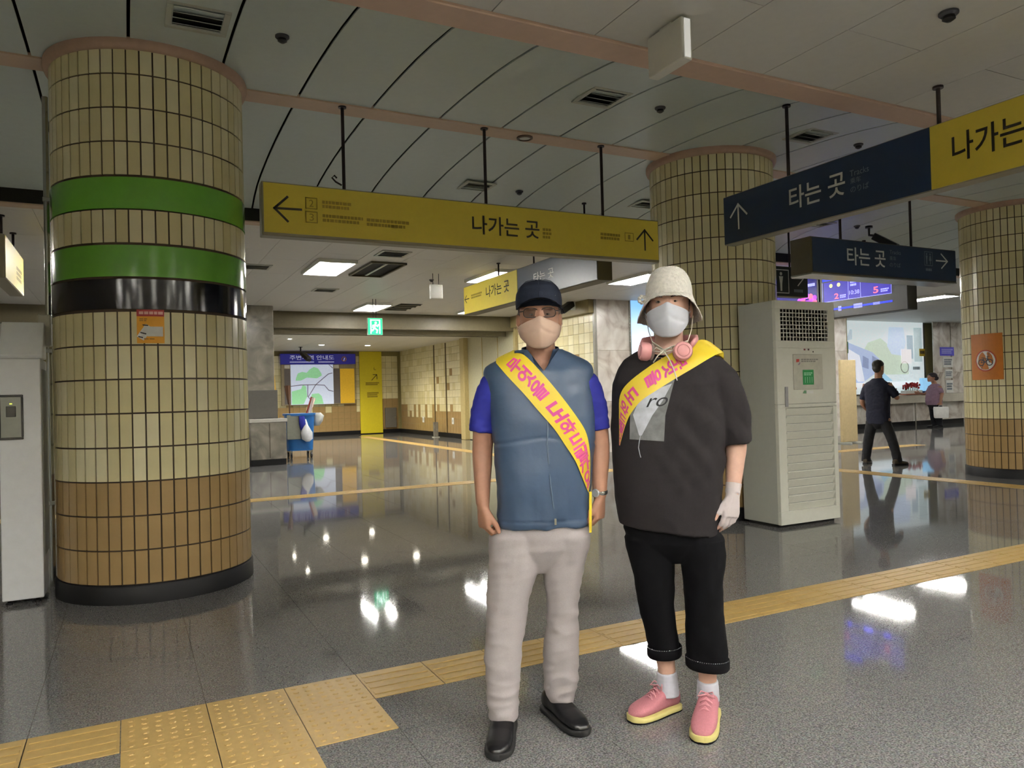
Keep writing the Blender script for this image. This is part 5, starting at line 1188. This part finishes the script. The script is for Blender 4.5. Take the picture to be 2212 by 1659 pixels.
for sd in (-1, 1): MB().tube([(-.006+sd*.016, -.0985, 1.655), (-.006+sd*.034, -.0965, 1.660), (-.006+sd*.050, -.086, 1.655)], [.002, .0026, .0012], 6).build('eyebrow', brow, wom, smooth=True)
# tee
blackc = mat('charcoal_cotton', '#1f1c1e', .9, spec=.2, var=.10, scale=90, bump=.08, bscale=400)
b = MB()
b.loft([(-.024, 0, .755, .192, .122, 2.4, -.12, 0), (-.024, 0, .79, .199, .130, 2.4, -.12, 0), (-.024, -.004, .87, .206, .140, 2.4, -.06, 0), (-.022, -.006, .97, .212, .150, 2.4), (-.019, -.006, 1.06, .217, .152, 2.4), (-.018, -.004, 1.15, .221, .148, 2.4), (-.015, -.002, 1.25, .218, .140, 2.4), (-.012, 0, 1.33, .215, .126, 2.4), (-.002, .003, 1.39, .200, .112, 2.3), (.0, .006, 1.425, .180, .100, 2.2), (.0, .008, 1.45, .140, .090, 2.1), (-.002, .010, 1.470, .095, .080, 2.0), (-.003, .012, 1.485, .075, .073, 2.0)], 56)
for pts in (((.13, .005, 1.385, .072), (.178, .006, 1.32, .082), (.212, .006, 1.24, .080), (.235, .006, 1.16, .068), (.248, .006, 1.085, .056)), ((-.115, .02, 1.37, .070), (-.145, .04, 1.30, .074), (-.165, .055, 1.22, .068), (-.178, .065, 1.14, .060), (-.184, .07, 1.06, .053))): limb(b, pts, 24)
tee_me = fuse(b, .0062, 4)
def tw2(c):
    f = .004*noise.noise(Vector((c.x*8, c.y*8, c.z*7)))+.0025*noise.noise(Vector((c.x*18, c.y*18, c.z*16)))
    # diagonal drape from the shoulder to the belly, deeper on the free side
    f += .014*noise.noise(Vector(((c.x*1.0+c.z*.75)*17, c.y*4, (c.z-c.x)*3+5)))*max(0, min(1, (c.x+.08)/.16))*max(0, 1-abs(c.z-1.12)/.34)
    f += .012*(.3-abs(noise.noise(Vector((c.x*5+c.z*6, c.y*4, c.z*7-c.x*8)))))*max(0, min(1, (c.x+.14)/.2))
    return f
wrinkle(tee_me, tw2); trt = tree(tee_me); vcut(tee_me, -.004, 1.70, 0, 1.462)
bmx = bmesh.new(); bmx.from_mesh(tee_me); bmesh.ops.delete(bmx, geom=[v for v in bmx.verts if v.co.y < -.01 and math.hypot((v.co.x+.006)/.082, (v.co.z-1.475)/.052) < 1], context='VERTS'); bmx.to_mesh(tee_me); bmx.free(); shade(tee_me)
tee = ob('t_shirt', tee_me, blackc, wom)
MB().tube([(-.006+.086*math.sin(a)*(1 if abs(a) < 1.6 else .98), .010-.080*math.cos(a)-.018*max(0, math.cos(a)), 1.464-.036*max(0, math.cos(a))) for a in [-math.pi+2*math.pi*k/40 for k in range(41)]], .005, 8, cap=False).build('neckband', blackc, tee, smooth=True)
# chest print
fnp = lambda off: (lambda x, z: drape_pt(trt, DW, x, z, off))
def dplate(name, m, pts, off, nx=10, nz=10):
    """four-sided print laid on the cloth"""
    a, b_, c, d = [Vector((p[0], p[1], 0)) for p in pts]; v = []
    for j in range(nz+1):
        for i in range(nx+1):
            q = a.lerp(b_, i/nx).lerp(d.lerp(c, i/nx), j/nz); v.append(drape_pt(trt, DW, q.x, q.y, off))
    return MB().add(v, [(j*(nx+1)+i, j*(nx+1)+i+1, (j+1)*(nx+1)+i+1, (j+1)*(nx+1)+i) for j in range(nz) for i in range(nx)]).build(name, m, tee, fix=False, smooth=True)
pg = mat('print_mid_grey', '#6f7170', .8, var=.25, scale=30); pw = mat('print_pale_grey', '#b9bec4', .8, var=.18, scale=25)
dplate('chest_print', pg, [(-.166, 1.108), (-.032, 1.098), (-.024, 1.20), (-.161, 1.21)], .004); dplate('chest_print', pg, [(-.161, 1.21), (-.024, 1.20), (.016, 1.34), (-.12, 1.30)], .004)
dplate('print_figure', pw, [(-.128, 1.122), (-.118, 1.122), (-.075, 1.20), (-.150, 1.205)], .006); dplate('print_figure', pw, [(-.150, 1.205), (-.075, 1.20), (-.03, 1.262), (-.125, 1.262)], .006); dplate('print_figure', pw, [(-.12, 1.255), (-.035, 1.255), (.005, 1.325), (-.07, 1.30)], .006)
ftx = fnp(.008)
v, f, asp = glyphs('ro', 0.)
MB().add([ftx(-.098+.075*p[0]+.018*p[1], 1.233+.036*p[1]+.004*p[0]) for p in v], f).build('print_lettering', mat('print_black', '#17181a', .8), tee, fix=False)
MB().tube([drape_pt(trt, DW, x, z, .004) for x, z in ((-.123, 1.122), (-.128, 1.10), (-.132, 1.075), (-.128, 1.05), (-.124, 1.035))], .0015, 5).build('print_string', pw, tee, smooth=True)
# cropped trousers
blk2 = mat('black_jersey', '#060609', .9, spec=.12, var=.2, scale=40)
b = MB()
b.loft([(.005, .01, .625, .045, .05, 2.2), (-.002, .01, .665, .11, .085, 2.3), (-.01, .008, .71, .175, .108, 2.4), (-.012, .006, .76, .190, .114, 2.4), (-.02, 0, .80, .172, .108, 2.4), (-.02, 0, .84, .165, .105, 2.4)], 40)
for pts in (((-.07, .01, .78, .08, .09), (-.098, .014, .72, .100, .104), (-.094, .02, .64, .090, .098), (-.086, .03, .55, .080, .09), (-.081, .045, .45, .072, .083), (-.071, .06, .36, .066, .076), (-.059, .075, .28, .063, .070), (-.055, .08, .235, .063, .068)),
            ((.06, .004, .78, .08, .09), (.096, .006, .72, .094, .102), (.104, .01, .64, .086, .098), (.101, .016, .55, .078, .09), (.103, .026, .45, .075, .084), (.106, .038, .36, .077, .080), (.110, .048, .27, .080, .076), (.111, .052, .205, .078, .074))):
    b.loft([(x, y, z, rx, ry, 2.2) for x, y, z, rx, ry in reversed(pts)], 32)
tm = fuse(b, .0058, 3); wrinkle(tm, lambda c: .004*noise.noise(Vector((c.x*9, c.y*9, c.z*14)))+.002*noise.noise(c*28)); tr2 = ob('cropped_trousers', tm, blk2, wom)
for cx, cy_, z, rx, ry, ti in ((-.055, .08, .236, .064, .069, .05), (.111, .052, .208, .080, .076, -.06)):
    b = MB(); b.loft([(cx, cy_, z-.006, rx+.001, ry+.001, 2.2, ti, 0), (cx, cy_, z, rx+.005, ry+.005, 2.2, ti, 0), (cx, cy_, z+.03, rx+.006, ry+.006, 2.2, ti, 0), (cx, cy_, z+.036, rx+.001, ry+.001, 2.2, ti, 0)], 32, cap=False); cu = b.build('turn_up', blk2, tr2, smooth=50)
    for k in range(26):
        a = R(200+k*5.5); MB().ball((cx+(rx+.007)*math.cos(a), cy_+(ry+.007)*math.sin(a), z+.036+ti*rx*math.cos(a)), .0016, 6, 4).build('bead', mat('bead_silver', '#b9bcc4', .2, metal=.8), cu)
sock = mat('white_sock', '#b9bac2', .9, var=.05)
for pts in (((-.046, .088, .07, .046), (-.047, .088, .12, .043), (-.049, .086, .165, .0405)), ((.110, .062, .07, .046), (.110, .060, .11, .043), (.110, .057, .150, .0405))):
    b = MB(); limb(b, pts, 20); me = fuse(b, .004, 2); wrinkle(me, lambda c: .0012*noise.noise(Vector((c.x*60, c.y*60, c.z*120)))); ob('sock', me, sock, wom)
pinku = mat('pink_knit_upper', '#b5737b', .8, var=.08, scale=200, bump=.12, bscale=600); lemon = mat('lemon_sole', '#cdc27a', .5); pl2 = mat('pink_lace', '#d6949b', .7)
shoe(wom, 'trainer', (-.015, .135), (-.190, -.035), pinku, lemon, .026, .047, .094, laces=pl2, ym=blk2)
shoe(wom, 'trainer', (.122, .11), (.072, -.175), pinku, lemon, .026, .048, .094, laces=pl2, ym=blk2)
# hat
knit = mat('cream_crochet', '#d8d4c8', .9, var=.10, scale=70, bump=.6, bscale=110)
seg = 128
def hat_mesh():
    prof = []
    v = []; rows = 76
    for j in range(rows):
        q = j/(rows-1)
        for i in range(seg):
            a = 2*math.pi*i/seg; front = max(0, -math.sin(a)); side = abs(math.cos(a))
            if q < .62:
                t_ = q/.62; z = 1.784-.112*(1-math.cos(t_*math.pi/2)); rr = math.sin(min(1, t_*1.02)*math.pi/2)**.68
                x, y = .0905*rr*math.cos(a), .105*rr*math.sin(a)
            else:
                t_ = (q-.62)/.38; fl = .036*t_**1.15
                x, y = (.0905+fl)*math.cos(a), (.105+fl*(.9 if front else 1.))*math.sin(a)
                z = 1.672-.098*t_*(1-.98*front**1.2)-.006*t_+.004*math.sin(a*5)*t_
            v.append((.003+x, .004+y, z+.0026*math.sin(a*26+(q*18)%2)*math.sin(q*78)))
    f = [(j*seg+i, j*seg+(i+1) % seg, (j+1)*seg+(i+1) % seg, (j+1)*seg+i) for j in range(rows-1) for i in range(seg)]+[tuple(range(seg-1, -1, -1))]
    me = MB().add(v, f).mesh('hat', smooth=True); return me
hat = ob('crochet_hat', hat_mesh(), knit, wom); sol = hat.modifiers.new('thickness', 'SOLIDIFY'); sol.thickness = .004; sol.offset = -1
for k in range(7): a = 2*math.pi*k/7; MB().ball((-.099+.012*math.cos(a), -.045, 1.655+.012*math.sin(a)), .008, 8, 6).build('flower_petal', knit, hat, smooth=True)
# hair under the hat
b = MB(); b.loft([(.003, .02, 1.54, .058, .06), (.003, .018, 1.58, .078, .082), (.003, .010, 1.64, .0815, .094), (.003, .006, 1.70, .080, .094)], 36); hm = fuse(b, .005, 2); cut(hm, lambda c: c.y < -.03 or (c.z < 1.6 and c.y < .02)); wrinkle(hm, lambda c: .002*noise.noise(c*150)); ob('hair', hm, mat('hair_brown', '#3a2a22', .6, var=.2, scale=200), wom)
mask(wom, mat('mask_white', '#c6c9cf', .7, var=.02), -.004, .0, 1.626, 1.500, .082, 1.05)
# hat ribbon: straps along the jaw, bow and tails
rib = mat('white_ribbon', '#dedac8', .7, var=.05)
for sd, x in ((-1, -.085), (1, .092)): MB().tube([(x, -.01, 1.585), (x*.92, -.035, 1.53), (x*.75, -.075, 1.485), (-.022, -.112, 1.452)], [(.002, .006)]*4, 8).build('ribbon_strap', rib, hat, smooth=True)
MB().ball((-.024, -.118, 1.446), (.012, .009, .010), 12, 8).build('ribbon_knot', rib, hat, smooth=True)
for pts in (((-.022, -.12, 1.446), (-.005, -.135, 1.42), (.012, -.142, 1.38), (.024, -.152, 1.335)), ((-.026, -.12, 1.446), (-.045, -.130, 1.43), (-.062, -.130, 1.405)), ((-.024, -.118, 1.448), (-.05, -.128, 1.462), (-.062, -.124, 1.45), (-.03, -.12, 1.443)), ((-.022, -.118, 1.448), (.004, -.13, 1.462), (.014, -.126, 1.45), (-.018, -.12, 1.443))):
    MB().tube(pts, [(.0025, .008)]*(len(pts)-1)+[(.002, .005)], 8).build('ribbon_tail', rib, hat, smooth=True)
b = MB(); b.loft([(-.004, .014, 1.415, .082, .082), (-.004, .014, 1.455, .076, .078), (-.003, .014, 1.485, .066, .066)], 40, cap=False); tw_ = b.build('white_neck_cloth', mat('neck_cloth', '#dcdcda', .9), wom, smooth=True); cut(tw_.data, lambda c: c.y < -.0 and abs(c.x+.012) < .052)
# headphones round the neck
pkp = mat('pink_plastic', '#d99a98', .4, var=.03)
hp = MB().tube([(-.098, -.085, 1.452), (-.104, -.05, 1.476), (-.100, .02, 1.495), (-.07, .085, 1.505), (0, .115, 1.508), (.07, .085, 1.505), (.100, .02, 1.500), (.098, -.045, 1.488), (.080, -.09, 1.466)], [(.010, .016)]*9, 12).build('headphones', pkp, wom, smooth=True)
for c, n_ in (((-.096, -.092, 1.450), (-.95, -.30, .1)), ((.048, -.128, 1.444), (.15, -1, .12))):
    Mx = Matrix.Translation(c) @ Vector(n_).to_track_quat('Z', 'Y').to_matrix().to_4x4()
    e = MB().lathe([(.001, -.024), (.030, -.024), (.036, -.014), (.036, .008), (.031, .016), (.024, .018), (.022, .016), (.001, .016)], 32, Mx).build('ear_cup', pkp, hp, smooth=40)
    MB().lathe([(.020, .0165), (.021, .019), (.018, .0205), (.001, .0205)], 28, Mx).build('cup_cap', pkp, e, smooth=40); MB().lathe([(.030, -.034), (.034, -.030), (.034, -.022), (.02, -.022)], 28, Mx).build('ear_pad', mat('pad_grey', '#8a7a72', .7), e, smooth=40)
# glove on the free hand
g_ = dict(HR); b = MB(); hand(b, grow=.0022, cutf=.62, **g_); limb(b, ((.220, -.037, .90, .0285), (.223, -.031, .92, .0295), (.2255, -.027, .938, .031)), 16); gm_ = fuse(b, .0038, 2); wrinkle(gm_, lambda c: .0010*noise.noise(c*90)); ob('glove', gm_, mat('white_glove', '#c2b8b6', .85, var=.04, bump=.2, bscale=500), wom)
# sash
hi = [(.155, 1.495), (.117, 1.492), (.036, 1.458), (-.013, 1.435), (-.078, 1.397), (-.165, 1.333), (-.199, 1.282), (-.205, 1.213), (-.206, 1.155), (-.208, 1.085)]
lo = [(.205, 1.440), (.167, 1.428), (.083, 1.38), (.021, 1.345), (-.053, 1.301), (-.116, 1.26), (-.157, 1.212), (-.176, 1.175), (-.191, 1.132), (-.205, 1.083)]
sash(wom, trt, DW, [(a, z-.012) for a, z in hi[:1]]+hi[1:], lo, (.0, -.20, .97, .003, -.011), yel, mag, '무엇을 도와드릴까요', ((.27, .345, .445, .5, .59, .70, .79, .86, .92, .97), (1,)*6+(.8,)*4), .055)

# ------------------------------------------------------------------ the two people beyond
def simple_person(P, face, label, prims, clothes, hands=()):
    b = MB()
    for kind, a in prims:
        if kind == 'loft': b.loft(a, 28)
        elif kind == 'limb': limb(b, a, 14)
        elif kind == 'head': head(b, *a)
        elif kind == 'hand': hand(b, *a)
    o = ob('person', fuse(b, .0075, 2), skin, None, (P[0], P[1], 0), (0, 0, frame_for(P)+face)); tag(o, label, 'person')
    for nm, m, ps, vox, amp in clothes:
        b = MB()
        for kind, a in ps:
            if kind == 'loft': b.loft(a, 32)
            elif kind == 'limb': limb(b, a, 18)
            elif kind == 'ball': b.ball(*a)
        me = fuse(b, vox, 3); wrinkle(me, lambda c: amp*noise.noise(c*14)+amp*.5*noise.noise(c*35)); ob(nm, me, m, o)
    return o
navyc = mat('navy_cotton', '#10142c', .8, var=.1); blk3 = mat('black_trousers', '#0b0c14', .75, var=.1)
# man in navy, back to the camera, legs apart, right arm raised; face turned away to the right
man2 = simple_person((10.87, 8.21), R(180-25), 'person in navy seen from behind, standing legs apart on the shiny floor',
  [('head', (-.03, 0, 1.45, 1.0)), ('loft', [(-.025, .01, 1.28, .09, .08), (-.03, .01, 1.38, .06, .06), (-.03, .01, 1.50, .054, .056)]), ('loft', [(0, 0, .78, .14, .09), (0, 0, 1.0, .16, .11), (0, 0, 1.25, .17, .10), (0, .01, 1.36, .09, .07)]),
   ('limb', ((.18, 0, 1.31, .05), (.225, .01, 1.12, .043), (.235, .03, 1.0, .038), (.20, -.06, .88, .03), (.18, -.09, .83, .026))), ('hand', ((.18, -.09, .83), (-.1, -.2, -1), (-.6, -.7, 0), (-30, -40, -30), 1.)),
   ('limb', ((-.18, 0, 1.31, .05), (-.24, -.03, 1.17, .043), (-.28, -.06, 1.08, .038), (-.22, -.20, 1.12, .03), (-.17, -.26, 1.14, .026))), ('hand', ((-.17, -.26, 1.14), (.5, -.8, .1), (0, .1, 1), (30, 40, 30), 1.)),
   ('limb', ((.09, 0, .8, .08), (.15, 0, .45, .056), (.2, .02, .08, .04))), ('limb', ((-.09, 0, .8, .08), (-.19, -.02, .45, .056), (-.27, -.03, .08, .04)))],
  [('t_shirt', navyc, [('loft', [(0, 0, .66, .18, .12, 2.4), (0, 0, .80, .182, .125, 2.4), (0, 0, 1.0, .188, .13, 2.4), (0, 0, 1.18, .198, .128, 2.4), (0, 0, 1.28, .202, .115, 2.3), (0, .005, 1.33, .175, .10, 2.1), (-.01, .008, 1.37, .11, .08), (-.02, .01, 1.40, .075, .07)]), ('limb', ((.14, 0, 1.29, .07), (.205, 0, 1.17, .066), (.235, .01, 1.05, .06))), ('limb', ((-.14, 0, 1.29, .07), (-.22, -.02, 1.20, .064), (-.275, -.05, 1.10, .058)))], .008, .006),
   ('trousers', blk3, [('loft', [(0, 0, .58, .06, .06), (0, 0, .66, .16, .11, 2.3), (0, 0, .78, .172, .115, 2.3), (0, 0, .84, .165, .11, 2.3)]), ('loft', [(.215, .015, .045, .068, .075), (.2, .01, .2, .07, .075), (.16, 0, .45, .08, .085), (.10, 0, .7, .095, .10), (.07, 0, .78, .07, .08)]), ('loft', [(-.275, -.03, .045, .068, .075), (-.25, -.03, .2, .07, .075), (-.185, -.02, .45, .08, .085), (-.10, 0, .7, .095, .10), (-.07, 0, .78, .07, .08)])], .008, .006),
   ('hair', mat('hair_black', '#14110f', .6, var=.3, scale=120), [('ball', ((-.03, .016, 1.625), (.086, .104, .078), 20, 14)), ('ball', ((-.03, .06, 1.565), (.07, .055, .075), 16, 10))], .007, .008)])
shoe(man2, 'shoe', (.20, .09), (.24, -.17), mat('brown_shoe', '#4a4030', .6), MATS['black_rubber'], .025, .048, .085); shoe(man2, 'shoe', (-.25, .07), (-.36, -.18), MATS['brown_shoe'], MATS['black_rubber'], .025, .048, .085)
# woman in mauve at the counter, looking down to the left, white bag at her side
mauve = mat('mauve_knit', '#8c7183', .8, var=.1)
w2_ = simple_person((21.08, 14.02), R(-55), 'person in a mauve top leaning at the ticket counter',
  [('head', (-.0, -.07, 1.34, 1.0)), ('loft', [(0, .02, 1.20, .09, .08), (0, -.01, 1.30, .058, .06), (0, -.05, 1.40, .054, .056)]), ('loft', [(0, 0, .7, .14, .1), (0, 0, .95, .16, .13), (0, 0, 1.15, .165, .1), (0, .01, 1.26, .09, .07)]),
   ('limb', ((-.17, 0, 1.2, .05), (-.21, -.05, 1.03, .042), (-.2, -.16, .98, .036), (-.16, -.30, 1.02, .027))), ('hand', ((-.16, -.30, 1.02), (.3, -.9, .1), (.2, 0, 1), (30, 40, 30), .95)),
   ('limb', ((.17, 0, 1.2, .05), (.22, .03, 1.02, .042), (.24, .0, .9, .036), (.24, -.03, .74, .027))), ('hand', ((.24, -.03, .74), (0, 0, -1), (-.2, -1, 0), (65, 70, 50), .95)),
   ('limb', ((-.085, 0, .75, .075), (-.1, .01, .4, .052), (-.09, .03, .08, .036))), ('limb', ((.085, 0, .75, .075), (.1, .01, .4, .052), (.1, .03, .08, .036)))],
  [('top', mauve, [('loft', [(0, -.03, .66, .19, .16, 2.3), (0, -.035, .78, .20, .175, 2.3), (0, -.03, .92, .198, .165, 2.3), (0, -.01, 1.08, .195, .135, 2.3), (0, 0, 1.19, .19, .11, 2.2), (0, .01, 1.235, .15, .095), (0, .012, 1.275, .085, .075)]), ('limb', ((-.13, 0, 1.19, .066), (-.185, -.02, 1.10, .062), (-.21, -.05, 1.02, .055))), ('limb', ((.13, 0, 1.19, .066), (.19, .01, 1.10, .062), (.22, .02, 1.0, .055)))], .008, .006),
   ('trousers', blk3, [('loft', [(0, 0, .5, .05, .05), (0, -.01, .58, .16, .12, 2.3), (0, -.02, .70, .185, .15, 2.3), (0, -.02, .76, .18, .145, 2.3)]), ('loft', [(-.09, .03, .05, .06, .07), (-.1, .01, .3, .07, .08), (-.09, 0, .62, .092, .10), (-.06, 0, .7, .07, .08)]), ('loft', [(.1, .03, .05, .06, .07), (.1, .01, .3, .07, .08), (.09, 0, .62, .092, .10), (.06, 0, .7, .07, .08)])], .008, .005),
   ('hair', mat('hair_dark_brown', '#241a1c', .6, var=.3, scale=120), [('ball', ((0, -.045, 1.515), (.10, .115, .09), 20, 14)), ('ball', ((0, .01, 1.44), (.098, .08, .075), 16, 10))], .007, .008)])
shoe(w2_, 'shoe', (-.09, .1), (-.11, -.15), MATS['black_leather'], MATS['black_rubber'], .022, .045, .075); shoe(w2_, 'shoe', (.1, .1), (.13, -.15), MATS['black_leather'], MATS['black_rubber'], .022, .045, .075)
w2_.scale = (1.18, 1.2, 1.0)
t = thing('carrier_bag', 'white carrier bag held by the person in mauve', 'bag', (20.90, 13.73, .28), R(-56))
MB().loft([(0, 0, .0, .17, .03, 5), (0, 0, .03, .19, .045, 5), (0, 0, .28, .20, .035, 5), (0, 0, .33, .19, .012, 5)], 32).build('bag', mat('bag_bright', '#eeeeea', .5), t, smooth=50); MB().tube([(-.06, 0, .32), (-.05, 0, .37), (.05, 0, .37), (.06, 0, .32)], .006, 8).build('handle', MATS['bag_bright'], t, smooth=True)
